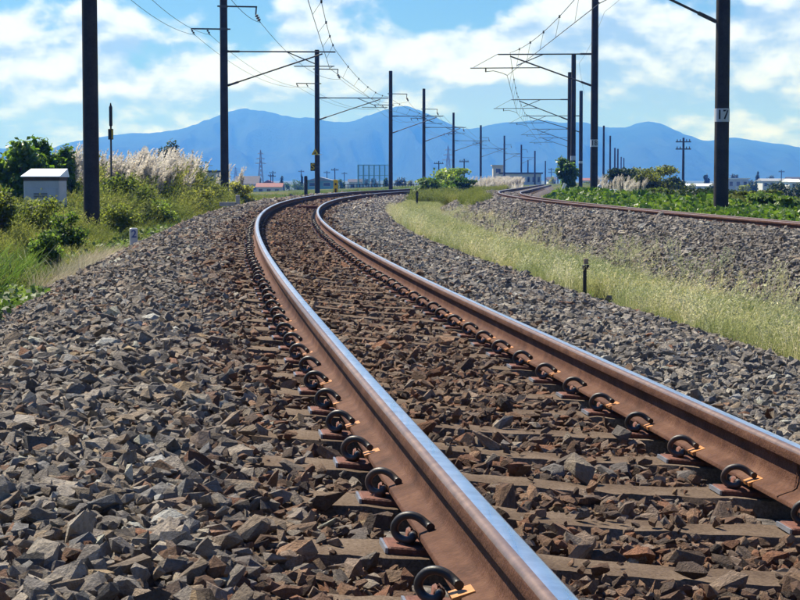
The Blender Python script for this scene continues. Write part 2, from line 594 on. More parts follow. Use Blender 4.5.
def make_ground():
    xs = np.concatenate([-np.geomspace(6800, 90, 22), np.arange(-80, 80.1, 1.6), np.geomspace(90, 6800, 22)])
    ys = np.concatenate([-np.geomspace(6800, 30, 14), np.arange(-20, 130, 2.0), np.geomspace(132, 6800, 40)])
    G = np.stack(np.meshgrid(xs, ys), -1)
    Z = ground_z(G[..., 0], G[..., 1]) + 0.05 * np.sin(G[..., 0] * 1.7 + 2 * np.sin(G[..., 1] * 0.9)) * (np.abs(G[..., 0]) < 80)
    v = np.concatenate([G, Z[..., None]], -1).reshape(-1, 3)
    nx, ny = len(xs), len(ys)
    i = np.arange(nx * ny).reshape(ny, nx)
    f = np.stack([i[:-1, :-1], i[:-1, 1:], i[1:, 1:], i[1:, :-1]], -1).reshape(-1, 4)
    me = np_mesh('ground', v, f)
    me.polygons.foreach_set('use_smooth', [True] * len(f))
    o = link('ground', me, M_GROUND)
    tag(o, kind='structure')


make_ground()

# ------------------------------------------------------------------ mountains
RIDGE = [(-900, 150), (-600, 138), (-350, 128), (-200, 140), (-100, 146), (0, 148), (25, 150), (50, 150), (67, 143), (97, 138), (130, 133.5), (157, 133), (187, 128), (213, 118), (230, 112), (247, 109), (263, 111), (290, 117), (313, 118.5), (330, 122), (343, 123), (353, 122), (365, 117), (380, 112), (392, 108), (403, 106), (412, 108), (420, 111), (440, 120), (455, 127), (467, 129.5), (480, 127), (493, 124.5), (510, 122.5), (527, 121), (545, 121.5), (560, 123), (583, 123), (600, 127), (623, 128), (636, 124), (647, 121.5), (660, 124), (675, 131), (688, 136), (700, 140), (710, 141), (722, 138.5), (735, 137.5), (750, 140), (761, 142), (780, 144), (800, 148), (860, 140), (950, 128), (1100, 118), (1300, 136), (1700, 150)]


def vnoise(x, y, seed):
    """smooth value noise"""
    r = np.random.default_rng(seed)
    T = r.random((128, 128))
    xi, yi = np.floor(x).astype(int), np.floor(y).astype(int)
    fx, fy = x - xi, y - yi
    fx, fy = fx * fx * (3 - 2 * fx), fy * fy * (3 - 2 * fy)
    g = lambda a, b: T[a % 128, b % 128]
    return (g(xi, yi) * (1 - fx) + g(xi + 1, yi) * fx) * (1 - fy) + (g(xi, yi + 1) * (1 - fx) + g(xi + 1, yi + 1) * fx) * fy


def f_mountain(w):
    tc = w.n('ShaderNodeTexCoord').outputs['Object']
    n1 = w.noise(tc, 0.004, 8, 0.65)
    n2 = w.noise(tc, 0.03, 6, 0.7)
    col = w.ramp(n1, [(0.3, (0.010, 0.022, 0.010)), (0.55, (0.020, 0.036, 0.016)), (0.7, (0.034, 0.048, 0.024))])
    principled(w, col, 0.95, 0, n2, 12.0, 1.0, 0.05)


M_MOUNT = mat('forested_mountain', f_mountain)
YR = 6000.0


def make_mountains():
    rp = np.array(RIDGE, float)
    px = np.linspace(-900, 1700, 900)
    ty = np.interp(px, rp[:, 0], rp[:, 1])
    tx = (px - 400) / FPX
    H = (178.5 - ty) / FPX * YR
    H = H + 5.6
    H *= 1 + 0.028 * (vnoise(px / 6.0, px * 0 + 3.3, 5) - .5) + 0.012 * (vnoise(px / 2.2, px * 0 + 1.3, 6) - .5)
    D = np.concatenate([np.linspace(0, 1, 46), np.linspace(1.04, 1.5, 8)])     # 0 foot, 1 ridge
    Yd = 4200 + D * (YR - 4200)
    PX, DD = np.meshgrid(px, D)
    HH = np.broadcast_to(H, PX.shape)
    base = np.where(DD <= 1, sstep(DD * 0.97 + 0.015) ** 0.9, np.clip(1 - (DD - 1) * 1.6, 0.2, 1))
    warp = PX / 34 + 1.2 * vnoise(PX / 60, DD * 4, 11)
    rid = 1 - np.abs(2 * vnoise(warp, DD * 2.2, 12) - 1)
    rid2 = 1 - np.abs(2 * vnoise(PX / 13 + DD * 3, DD * 6, 13) - 1)
    amp = np.where(DD <= 1, np.sin(np.pi * np.clip(DD, 0, 1)) ** 0.8, 0)
    Z = -5.6 + HH * np.clip(base + amp * (0.44 * (rid - 0.62) + 0.17 * (rid2 - 0.62)), 0, np.where(DD < 1, 0.25 + 0.73 * DD, 1.0))
    Yg = np.broadcast_to(Yd[:, None], PX.shape)
    Xg = tx[None, :] * YR * (0.55 + 0.45 * Yg / YR)
    v = np.stack([Xg, Yg, Z], -1)
    v[0, :, 2] = -40
    v = v.reshape(-1, 3)
    n, m = PX.shape
    i = np.arange(n * m).reshape(n, m)
    f = np.stack([i[:-1, :-1], i[:-1, 1:], i[1:, 1:], i[1:, :-1]], -1).reshape(-1, 4)
    me = np_mesh('mountains', v, f)
    me.polygons.foreach_set('use_smooth', [True] * len(f))
    tag(link('mountains', me, M_MOUNT), kind='structure')


make_mountains()


def make_haze():
    mb = MB().box((0, 60, 117), (14000, 14000, 262))
    m = bpy.data.materials.new('haze_air')
    m.use_nodes = True
    w = NT(m.node_tree)
    v = w.n('ShaderNodeVolumePrincipled', ins={'Color': (0.055, 0.225, 1.0), 'Absorption Color': (1, 1, 1), 'Density': 0.00037, 'Anisotropy': 0.2})
    w.n('ShaderNodeOutputMaterial', ins={1: v.outputs[0]})
    o = mb.build('haze', m)
    o.display_type = 'WIRE'
    tag(o, kind='stuff')


# ------------------------------------------------------------------ scatter with geometry nodes
def proto_collection(name, meshes, mats):
    c = bpy.data.collections.new(name)
    for i, me in enumerate(meshes):
        for m in (mats if isinstance(mats, (list, tuple)) else [mats]):
            me.materials.append(m)
        o = bpy.data.objects.new(me.name, me)
        c.objects.link(o)
    return c


def scatter_group(coll):
    g = bpy.data.node_groups.new('scatter_' + coll.name, 'GeometryNodeTree')
    g.interface.new_socket('Geometry', in_out='INPUT', socket_type='NodeSocketGeometry')
    g.interface.new_socket('Geometry', in_out='OUTPUT', socket_type='NodeSocketGeometry')
    N, Lk = g.nodes, g.links
    gi, go = N.new('NodeGroupInput'), N.new('NodeGroupOutput')
    ci = N.new('GeometryNodeCollectionInfo')
    ci.inputs[0].default_value = coll
    ci.inputs[1].default_value = True
    ci.inputs[2].default_value = True
    ip = N.new('GeometryNodeInstanceOnPoints')
    ip.inputs['Pick Instance'].default_value = True

    def na(nm, dt):
        a = N.new('GeometryNodeInputNamedAttribute')
        a.data_type = dt
        a.inputs[0].default_value = nm
        return a.outputs[0]
    Lk.new(gi.outputs[0], ip.inputs['Points'])
    Lk.new(ci.outputs[0], ip.inputs['Instance'])
    Lk.new(na('pick', 'INT'), ip.inputs['Instance Index'])
    Lk.new(na('rot', 'FLOAT_VECTOR'), ip.inputs['Rotation'])
    Lk.new(na('scl', 'FLOAT_VECTOR'), ip.inputs['Scale'])
    Lk.new(ip.outputs[0], go.inputs[0])
    return g


def scatter(name, pts, rot, scl, pick, coll, tint=None, parent=None):
    n = len(pts)
    me = bpy.data.meshes.new(name)
    me.vertices.add(n)
    me.vertices.foreach_set('co', np.ascontiguousarray(pts, np.float32).ravel())

    def att(nm, typ, arr, key):
        a = me.attributes.new(nm, typ, 'POINT')
        a.data.foreach_set(key, np.ascontiguousarray(arr).ravel())
    scl = np.asarray(scl, np.float32)
    if scl.ndim == 1:
        scl = np.repeat(scl[:, None], 3, 1)
    att('rot', 'FLOAT_VECTOR', np.asarray(rot, np.float32), 'vector')
    att('scl', 'FLOAT_VECTOR', scl, 'vector')
    att('pick', 'INT', np.asarray(pick, np.int32), 'value')
    if tint is not None:
        att('tint', 'FLOAT_COLOR', np.concatenate([tint, np.ones((n, 1))], 1).astype(np.float32), 'color')
    o = bpy.data.objects.new(name, me)
    COL.objects.link(o)
    if parent is not None:
        o.parent = parent
    md = o.modifiers.new('scatter', 'NODES')
    md.node_group = scatter_group(coll)
    o['kind'] = 'stuff'
    return o


# ------------------------------------------------------------------ ballast
def bed_profile(which):
    """(lat, dz below rail head plane) across the bed"""
    if which == 1:
        return [(-3.3, -1.02), (-2.75, -0.76), (-2.35, -0.52), (-1.85, -0.245), (-1.5, -0.20), (-1.1, -0.188), (-0.75, -0.210), (0, -0.212), (0.75, -0.208), (1.1, -0.188), (1.5, -0.18), (2.1, -0.185), (2.5, -0.22), (2.9, -0.30), (3.4, -0.46)]
    return [(-3.9, -1.12), (-3.3, -0.91), (-2.6, -0.55), (-1.9, -0.22), (-1.45, -0.115), (-1.1, -0.112), (-0.8, -0.13), (0, -0.17), (1.1, -0.195), (1.5, -0.22), (2.2, -0.5)]


def bed_h(which, lat):
    p = np.array(bed_profile(which))
    return np.interp(lat, p[:, 0], p[:, 1])


def make_bed(which, name, s0, s1):
    p = bed_profile(which)
    lat = np.array([q[0] for q in p])
    dz = np.array([q[1] for q in p]) - 0.025
    ss = np.concatenate([np.arange(s0, 60, 0.7), np.arange(60, s1, 3.0)])
    S, Lt = np.meshgrid(ss, lat, indexing='ij')
    x, y, z = (t1 if which == 1 else t2)(S, Lt, np.broadcast_to(dz, S.shape))
    v = np.stack([x, y, z], -1)
    n, m = S.shape
    # a skirt down to the ground on both sides
    v = np.concatenate([v[:, :1] + np.array([-0.25, 0, -0.9]), v, v[:, -1:] + np.array([0.25, 0, -0.9])], 1)
    m += 2
    i = np.arange(n * m).reshape(n, m)
    f = np.stack([i[:-1, :-1], i[:-1, 1:], i[1:, 1:], i[1:, :-1]], -1).reshape(-1, 4)
    me = np_mesh(name, v.reshape(-1, 3), f)
    me.polygons.foreach_set('use_smooth', [True] * len(f))
    return tag(link(name, me, M_BED), kind='structure')


bed1 = make_bed(1, 'ballast_bed', -5, 330)
bed2 = make_bed(2, 'ballast_bed', 6, 300)


def stone_mesh(name, seed, npts=13):
    r = np.random.default_rng(seed)
    bm = bmesh.new()
    for _ in range(npts):
        d = r.normal(size=3)
        d /= np.linalg.norm(d)
        d = np.sign(d) * np.abs(d) ** 0.8
        d *= 0.5 * r.uniform(0.82, 1.1)
        bm.verts.new(d * np.array([1.0, r.uniform(0.68, 0.85), r.uniform(0.5, 0.68)]))
    res = bmesh.ops.convex_hull(bm, input=bm.verts)
    loose = [v for v in bm.verts if not v.link_faces]
    if loose:
        bmesh.ops.delete(bm, geom=loose, context='VERTS')
    bmesh.ops.dissolve_limit(bm, angle_limit=R(9), verts=bm.verts, edges=bm.edges)
    me = bpy.data.meshes.new(name)
    bm.to_mesh(me)
    bm.free()
    return me


STONES = [stone_mesh('stone_shape', 100 + i, 11 + i % 6) for i in range(28)]
C_STONE = proto_collection('stone_shapes', STONES, M_STONE)

PAL = np.array([(0.215, 0.205, 0.20), (0.16, 0.152, 0.15), (0.27, 0.255, 0.24), (0.20, 0.17, 0.145), (0.235, 0.20, 0.165), (0.115, 0.115, 0.125), (0.17, 0.18, 0.20), (0.36, 0.34, 0.31), (0.20, 0.125, 0.095), (0.28, 0.22, 0.15)])
PAL = PAL * np.array([1.84, 1.71, 1.50])
P_LEFT = np.array([.20, .15, .17, .13, .09, .10, .06, .05, .03, .02])
P_GREY = np.array([.24, .13, .24, .06, .05, .07, .10, .11, .00, .00])
RUSTY = np.array([(0.15, 0.10, 0.072), (0.12, 0.080, 0.058), (0.19, 0.128, 0.09), (0.16, 0.12, 0.09), (0.23, 0.16, 0.115), (0.20, 0.11, 0.07), (0.10, 0.08, 0.07), (0.24, 0.20, 0.17)]) * np.array([1.66, 1.48, 1.32])


def scatter_points(which, smin, smax, latmin, latmax, step, layers):
    out = []
    for dzl, st in layers:
        st = step * st
        ns, nl = int((smax - smin) / st), int((latmax - latmin) / st)
        S, Lt = np.meshgrid(smin + (np.arange(ns) + .5) * st, latmin + (np.arange(nl) + .5) * st, indexing='ij')
        S = S.ravel() + RNG.uniform(-.55, .55, S.size) * st
        Lt = Lt.ravel() + RNG.uniform(-.55, .55, Lt.size) * st
        out.append(np.stack([S, Lt, np.full(S.size, dzl)], 1))
    return np.concatenate(out)


SLEEPER_S0, SLEEPER_D = 3.53, 0.603
SLEEPER_TOP = -0.185                     # below the rail heads


def project(P):
    c, s = math.cos(PITCH), math.sin(PITCH)
    d = P[:, 1] * c - P[:, 2] * s
    u = P[:, 2] * c + P[:, 1] * s
    return 400 + FPX * P[:, 0] / d, 300 - FPX * u / d, d


def ballast(which, bed, zones, n_single):
    allp, allr, alls, allk, allt = [], [], [], [], []
    for (a, b, l0, l1, step, size, layers) in zones:
        q = scatter_points(which, a, b, l0, l1, step, layers)
        s, lat, dzl = q.T
        keep = np.ones(len(s), bool)
        keep &= np.abs(np.abs(lat) - HG) > 0.105
        if which == 1:
            ph = np.abs((s - SLEEPER_S0) / SLEEPER_D - np.round((s - SLEEPER_S0) / SLEEPER_D)) * SLEEPER_D
            onsl = (ph < 0.125) & (np.abs(lat) < 1.02)
            prob = np.where(np.abs(lat) < 0.45, 0.125, np.where(np.abs(lat) < 0.72, 0.06, 0.14 + 0.7 * np.clip((np.abs(lat) - 0.72) / 0.26, 0, 1)))
            prob = prob * np.clip(1.6 * vnoise(s * 1.3 + 50, lat * 1.5 + 50, 44), 0.2, 2)
            keep &= ~onsl | (RNG.random(len(s)) < prob)
            # fastenings stay clear
            keep &= ~((ph < 0.09) & (np.abs(np.abs(lat) - HG) < 0.24))
        s, lat, dzl = s[keep], lat[keep], dzl[keep]
        n = len(s)
        sz = size * np.exp(RNG.normal(0, 0.30, n)) * np.where(RNG.random(n) < .22, .62, 1.04) * np.where(np.abs(lat) < 1.0, 0.9, 1.04)
        bump = 0.030 * (vnoise(s * 1.4 + 50, lat * 1.4 + 50, 31) - 0.5) + 0.05 * (vnoise(s * .35 + 50, lat * .8 + 50, 32) - 0.5) * (np.abs(lat) > 0.9)
        dz = bed_h(which, lat) + bump + dzl + RNG.normal(0, 0.007, n)
        if which == 1:
            on = onsl[keep]
            dz = np.where(on, SLEEPER_TOP + sz * .20 - 0.006 * np.abs(np.cos(lat * 1.5)), dz)
            dz = np.where(on & (dzl < -0.02), dz - 0.03, dz)
        fn = t1 if which == 1 else t2
        x, y, z = fn(s, lat, dz)
        rot = np.stack([RNG.normal(0, 0.42, n), RNG.normal(0, 0.42, n), RNG.uniform(0, 6.283, n)], 1)
        flip = RNG.random(n) < 0.15
        rot[flip, 0] += RNG.uniform(-1.2, 1.2, flip.sum())
        sc = np.stack([sz * RNG.uniform(0.85, 1.35, n), sz * RNG.uniform(0.75, 1.15, n), sz * RNG.uniform(0.75, 1.15, n)], 1)
        if which == 1:
            fr = np.clip((1.25 - np.abs(lat + 0.05)) / 0.75, 0, 1)
            fr = np.where(np.abs(lat) < 0.6, 0.93, fr)
            fr = np.clip(fr + 0.35 * (vnoise(s * .8 + 50, lat * 1.2 + 50, 35) - 0.5) * (np.abs(lat) < 1.7), 0.03, 0.93)
            left = PAL[RNG.choice(len(PAL), n, p=P_LEFT / P_LEFT.sum())]
            grey = PAL[RNG.choice(len(PAL), n, p=P_GREY / P_GREY.sum())] * 1.2
            base = np.where((lat > 1.0)[:, None], grey * np.array([.80, .82, .85]), left)
            rust = RUSTY[RNG.integers(0, len(RUSTY), n)]
            t = np.where((RNG.random(n) < fr)[:, None], rust, base * (1 - 0.35 * fr[:, None]) + rust * 0.35 * fr[:, None])
        else:
            t = PAL[RNG.choice(len(PAL), n, p=P_GREY / P_GREY.sum())] * np.array([.86, .88, .92])
        t = np.minimum(t * RNG.uniform(0.62, 1.3, (n, 1)), 0.62)
        allp.append(np.stack([x, y, z], 1))
        allr.append(rot)
        alls.append(sc)
        allk.append(RNG.integers(0, len(STONES), n))
        allt.append(t)
    P, Q, S_, K, T = map(np.concatenate, (allp, allr, alls, allk, allt))
    u, v, d = project(P)
    # drop what lies behind the camera or far outside the frame
    keep = (d > 1.0) & (u > -260) & (u < 1060) & (v < 760)
    P, Q, S_, K, T, u, v, d = (a[keep] for a in (P, Q, S_, K, T, u, v, d))
    if n_single:
        vis = np.where((u > 2) & (u < 798) & (v < 604) & (v > 200))[0]
        # largest in the picture, and lying on top of their neighbours
        order = vis[np.argsort(-(S_[vis, 0] / d[vis]) - 6.0 * (P[vis, 2] + 0.87 - 0 * d[vis]) / d[vis] * 0.1)][:n_single]
        for i in order:
            o = bpy.data.objects.new('stone', SINGLE[K[i]])
            COL.objects.link(o)
            o.parent = bed
            o.location = P[i]
            o.rotation_euler = Q[i]
            o.scale = S_[i]
            o.color = (*T[i], 1)
        m = np.ones(len(P), bool)
        m[order] = False
        P, Q, S_, K, T = (a[m] for a in (P, Q, S_, K, T))
    scatter('crushed_stones', P, Q, S_, K, C_STONE, T, bed)
    return len(P)


SINGLE = []
for me in STONES:
    m2 = me.copy()
    m2.materials.clear()
    m2.materials.append(M_STONE1)
    SINGLE.append(m2)

LAY2 = [(-0.026, 1.0), (0.0, 1.0), (0.012, 1.9)]
LAY1 = [(-0.012, 1.0), (0.006, 1.3)]
nst = ballast(1, bed1, [
    (2.0, 11, -2.4, 2.2, 0.030, 0.024, [(-0.006, 1.0)]),
    (2.0, 16, -3.1, 3.3, 0.037, 0.051, LAY2),
    (16, 34, -3.1, 3.3, 0.044, 0.058, LAY1),
    (34, 60, -3.1, 3.3, 0.062, 0.070, LAY1),
    (60, 115, -3.1, 3.3, 0.12, 0.12, LAY1)], 300)
nst2 = ballast(2, bed2, [
    (12, 30, -3.7, -0.7, 0.046, 0.060, LAY1),
    (30, 60, -3.7, 1.2, 0.064, 0.074, LAY1),
    (60, 115, -3.7, 1.2, 0.12, 0.115, LAY1)], 300)
print('stones', nst, nst2)

# ------------------------------------------------------------------ rails, sleepers, fastenings
# half profile of a 50 kg rail, z measured down from the head top (x, z, material of the strip that starts here)
HALF = [(0.0, 0.0), (0.014, -0.0003), (0.0225, -0.0020), (0.0285, -0.0060), (0.0318, -0.0125), (0.0325, -0.018), (0.0333, -0.036), (0.0318, -0.0385), (0.0120, -0.0475), (0.0085, -0.056), (0.0075, -0.075), (0.0080, -0.098), (0.0115, -0.113), (0.0200, -0.1205), (0.0420, -0.1290), (0.0620, -0.1385), (0.0637, -0.1410), (0.0637, -0.1510), (0.0620, -0.1530), (0.0, -0.1530)]


def rail_mesh(fn, lat0, ss, name):
    half = HALF
    prof = half + [(-x, z) for x, z in reversed(half[1:-1])]
    n = len(prof)
    px = np.array([p[0] for p in prof])
    pz = np.array([p[1] for p in prof])
    S, _ = np.meshgrid(ss, px, indexing='ij')
    x, y, z = fn(S, lat0 + px[None, :] + 0 * S, pz[None, :] + 0 * S)
    v = np.stack([x, y, z], -1).reshape(-1, 3)
    k = len(ss)
    i = np.arange(k * n).reshape(k, n)
    j = np.roll(i, -1, axis=1)
    f = np.stack([i[:-1], j[:-1], j[1:], i[1:]], -1)
    mi = np.zeros((k - 1, n), int)
    for q in range(n):
        zz = 0.5 * (pz[q] + pz[(q + 1) % n])
        xx = 0.5 * (px[q] + px[(q + 1) % n])
        if zz > -0.0035 and xx > -0.015:
            mi[:, q] = 1
        elif zz > -0.014:
            mi[:, q] = 2
    f = f.reshape(-1, 4)
    me = np_mesh(name, v, f[:, ::-1])
    me.polygons.foreach_set('material_index', mi.ravel().astype(np.int32))
    me.polygons.foreach_set('use_smooth', [True] * len(f))
    me.set_sharp_from_angle(angle=R(38))
    for m in (M_RAIL, M_RAILTOP, M_RAILSHOULDER):
        me.materials.append(m)
    return me


def clip_path():
    P = [(.050, -.052, .0630), (.052, -.042, .0642), (.060, -.032, .0700), (.074, -.024, .0790), (.092, -.016, .0825), (.110, -.006, .0760), (.1215, .002, .0600), (.122, .006, .0420), (.112, .000, .0285), (.098, -.016, .0255), (.088, -.028, .0310), (.083, -.020, .0360), (.083, .008, .0370), (.083, .040, .0370)]
    # Catmull-Rom
    out = []
    P = [Vector(p) for p in P]
    for i in range(len(P) - 1):
        p0, p1, p2, p3 = P[max(i - 1, 0)], P[i], P[i + 1], P[min(i + 2, len(P) - 1)]
        for t in (0, 1 / 3, 2 / 3):
            out.append(0.5 * ((2 * p1) + (p2 - p0) * t + (2 * p0 - 5 * p1 + 4 * p2 - p3) * t * t + (3 * p1 - p0 - 3 * p2 + p3) * t ** 3))
    out.append(P[-1])
    return out


def rail_seat_meshes():
    """fastening seen in its own frame: x outward from the rail centre, y along the rail, z up from the sleeper top"""
    cp = clip_path()
    mb = MB()
    rad = [0.0092] * len(cp)
    rad[0] = 0.0100
    mb.tube(cp, rad, 9)
    clip = mb.mesh('rail_clip', 60)
    clip.materials.append(M_CLIP)
    mb = MB()
    mb.tube(clip_path()[::4] + [clip_path()[-1]], 0.0095, 5)
    clip_lo = mb
    pad = MB().box((.047, -.046, .0472), (.046, .058, .011), rot=Matrix.Rotation(R(22), 3, 'Y'))
    padm = pad.mesh('clip_pad')
    padm.materials.append(M_PAD)
    sh = MB()
    sh.cbox((.097, .008, .014), (.026, .050, .028), .006)
    sh.cbox((.086, .012, .032), (.018, .040, .036), .006)
    sh.tube([(.083, -.004, .036), (.083, .036, .036)], .0120, 10, mi=1)
    shm = sh.mesh('clip_housing', 50)
    shm.materials.append(M_PLATE)
    shm.materials.append(m_plain('dark_rust', (0.10, 0.05, 0.036), (0.05, 0.028, 0.022), 25, 0.8))
    return clip, padm, shm, clip_lo


CLIP, PAD, HOUSING, CLIP_LO = rail_seat_meshes()


def sleeper_mesh(seed):
    """concrete sleeper 2.0 m long, slightly waisted, the top dished between the rails, arrises worn and chipped"""
    r = np.random.default_rng(seed)
    kx = [-1.0, -0.985, -0.8, -0.68, -0.45, -0.25, 0, 0.25, 0.45, 0.68, 0.8, 0.985, 1.0]
    kt = [-0.02, -0.004, 0, 0, 0, -0.010, -0.014, -0.010, 0, 0, 0, -0.004, -0.02]
    kh = [0.095, 0.108, 0.112, 0.112, 0.108, 0.098, 0.095, 0.098, 0.108, 0.112, 0.112, 0.108, 0.095]
    xs = np.concatenate([[-1.0, -0.985], np.arange(-0.95, 0.951, 0.05), [0.985, 1.0]])
    top, hw = np.interp(xs, kx, kt), np.interp(xs, kx, kh)
    mb = MB()
    vs = []
    for x, t, h in zip(xs, top, hw):
        c1_, c2_ = np.abs(r.normal(0, .006, 2)) + .008
        if r.random() < .12:
            c1_ += r.uniform(.006, .016)
        if r.random() < .12:
            c2_ += r.uniform(.006, .016)
        j = r.normal(0, .0022, 6)
        vs += [(x, -h - 0.02, -0.17), (x, -h + j[0], t - 0.010 - c1_), (x, -h + c1_, t + j[1] * .7), (x, h - c2_, t + j[2] * .7), (x, h + j[3], t - 0.010 - c2_), (x, h + 0.02, -0.17)]
    fs = []
    for i in range(len(xs) - 1):
        for q in range(5):
            fs.append((i * 6 + q, (i + 1) * 6 + q, (i + 1) * 6 + q + 1, i * 6 + q + 1))
    fs.append(tuple(range(6)))
    fs.append(tuple((len(xs) - 1) * 6 + q for q in range(5, -1, -1)))
    me = mb.add(vs, fs).mesh('sleeper', 25)
    me.materials.append(M_SLEEPER)
    return me


SLEEPERS = [sleeper_mesh(900 + i) for i in range(7)]


def plate_mesh():
    mb = MB()
    mb.cbox((0, 0, 0.008), (0.285, 0.12, 0.016), .004)
    mb.box((-0.1455, 0, 0.007), (0.006, 0.12, 0.012), mi=1)
    mb.box((0.1455, 0, 0.007), (0.006, 0.12, 0.012), mi=1)
    me = mb.mesh('base_plate')
    me.materials.append(M_PLATE)
    me.materials.append(M_SHIM)
    return me


PLATE = plate_mesh()


def frame_on(fn, s, lat, dz):
    """matrix of a frame sitting on the track: x to the right across the track, y along it"""
    e = 0.05
    o = Vector([float(q) for q in fn(s, lat, dz)])
    x = (Vector([float(q) for q in fn(s, lat + e, dz)]) - o).normalized()
    z = (Vector([float(q) for q in fn(s, lat, dz + e)]) - o).normalized()
    y = z.cross(x).normalized()
    M = Matrix((x, y, z)).transposed().to_4x4()
    M.translation = o
    return M


def build_track(fn, s_min, s_max, n_detail, s_first, name, label, group_s):
    root = empty(name, [float(q) for q in fn(6.0, 0, SLEEPER_TOP)], 0, label, 'railway track')
    bpy.context.view_layer.update()
    inv = Matrix.Translation(-Vector(root.location))

    def put(o, M, parent=root):
        o.parent = parent
        o.matrix_parent_inverse = Matrix.Identity(4)
        o.matrix_local = M
    ss = np.concatenate([np.arange(s_min, 40, 0.4), np.arange(40, 130, 1.0), np.arange(130, s_max, 3.0)])
    for lat in (-HG, HG):
        me = rail_mesh(fn, lat, ss, 'rail')
        o = bpy.data.objects.new('rail', me)
        COL.objects.link(o)
        put(o, inv.copy())
    k = 0
    far = MB()
    s = s_first
    while s < s_max - 1 and k < 300:
        M = frame_on(fn, s, 0, SLEEPER_TOP)
        sl = bpy.data.objects.new('sleeper', SLEEPERS[k * 5 % 7])
        COL.objects.link(sl)
        jit = Matrix.Rotation(random.uniform(-0.012, 0.012), 4, 'Z') @ Matrix.Translation((random.uniform(-.012, .012), random.uniform(-.01, .01), 0))
        put(sl, inv @ M @ jit)
        for rl in (-HG, HG):
            for sd_ in (-1, 1):
                L_ = Matrix.Translation((rl, 0, 0)) @ (Matrix.Rotation(math.pi, 4, 'Z') if sd_ < 0 else Matrix.Identity(4))
                if sd_ < 0:
                    L_ = L_ @ Matrix.Scale(-1, 4, (0, 1, 0))
                if k < n_detail:
                    for nm, me in (('rail_clip', CLIP), ('clip_pad', PAD), ('clip_housing', HOUSING)):
                        o = bpy.data.objects.new(nm, me)
                        COL.objects.link(o)
                        put(o, L_ @ Matrix.Translation((0, random.uniform(-.006, .006), 0)) @ Matrix.Translation((.083, 0, 0)) @ Matrix.Rotation(R(random.uniform(-4, 4)) if nm == 'rail_clip' else 0, 4, 'Z') @ Matrix.Rotation(R(random.uniform(-2, 2)) if nm == 'rail_clip' else 0, 4, 'Y') @ Matrix.Translation((-.083, 0, 0)), sl)
                elif s < 125 and n_detail:
                    W = inv @ M @ L_
                    far.add([W @ Vector(p) for p in CLIP_LO.v], CLIP_LO.f)
            if k < n_detail:
                o = bpy.data.objects.new('base_plate', PLATE)
                COL.objects.link(o)
                put(o, Matrix.Translation((rl, 0, 0.0)), sl)
        k += 1
        s += SLEEPER_D
    if far.v:
        o = far.build('rail_clips', M_CLIP, root)
        o['kind'] = 'stuff'
    return root


trk1 = build_track(t1, -4.0, 320, 62, SLEEPER_S0 - 3 * SLEEPER_D, 'railway_track', 'near curving railway track with rusty polished rails crossing the foreground', None)
trk2 = build_track(t2, 5.0, 300, 0, 7.0, 'railway_track', 'second railway track on the higher ballast bank at right', None)

# weld bead round the web of the right-hand rail
def weld():
    half = [(x + (0.003 if x > 0.001 else 0), z) for x, z in HALF[8:16]]
    prof = half + [(-x, z) for x, z in reversed(half)]
    n = len(prof)
    vs = []
    for s_ in (5.020, 5.026, 5.032):
        g = 0.0 if s_ == 5.026 else -0.0028
        for x, z in prof:
            q = t1(s_, HG + x + math.copysign(g, x), z)
            vs.append(tuple(float(c) for c in q))
    fs = []
    for k in range(2):
        for q in range(n - 1):
            if q == n // 2 - 1:
                continue
            fs.append((k * n + q, k * n + q + 1, (k + 1) * n + q + 1, (k + 1) * n + q))
    o = MB().add(vs, fs).build('weld', M_RAIL, trk1)
    o.matrix_parent_inverse = Matrix.Translation(-Vector(trk1.location))


weld()

# flat brown beacon between the rails in the curve
b = MB()
b.cbox((0, 0, 0.04), (0.62, 0.30, 0.09), .015)
b.box((0, -0.17, 0.02), (0.5, 0.03, 0.04))
bx = [float(q) for q in t1(56.0, 0.1, SLEEPER_TOP + 0.012)]
tag(b.build('track_beacon', M_PLATE, None, bx, 0.0), 'flat brown beacon box lying between the rails in the curve', 'track beacon')

# ------------------------------------------------------------------ masts
IRON = M_IRON


def insulator(mb, p, d, n=3, r=0.07, step=0.12):
    """string of discs from p in direction d"""
    d = Vector(d).normalized()
    p = Vector(p)
    q = p + d * (step * (n + 1))
    mb.tube([p, q], 0.018, 6)
    for i in range(n):
        c = p + d * step * (i + 0.8)
        mb.tube([c - d * 0.02, c, c + d * 0.035], [0.02, r, 0.03], 10)
    return q


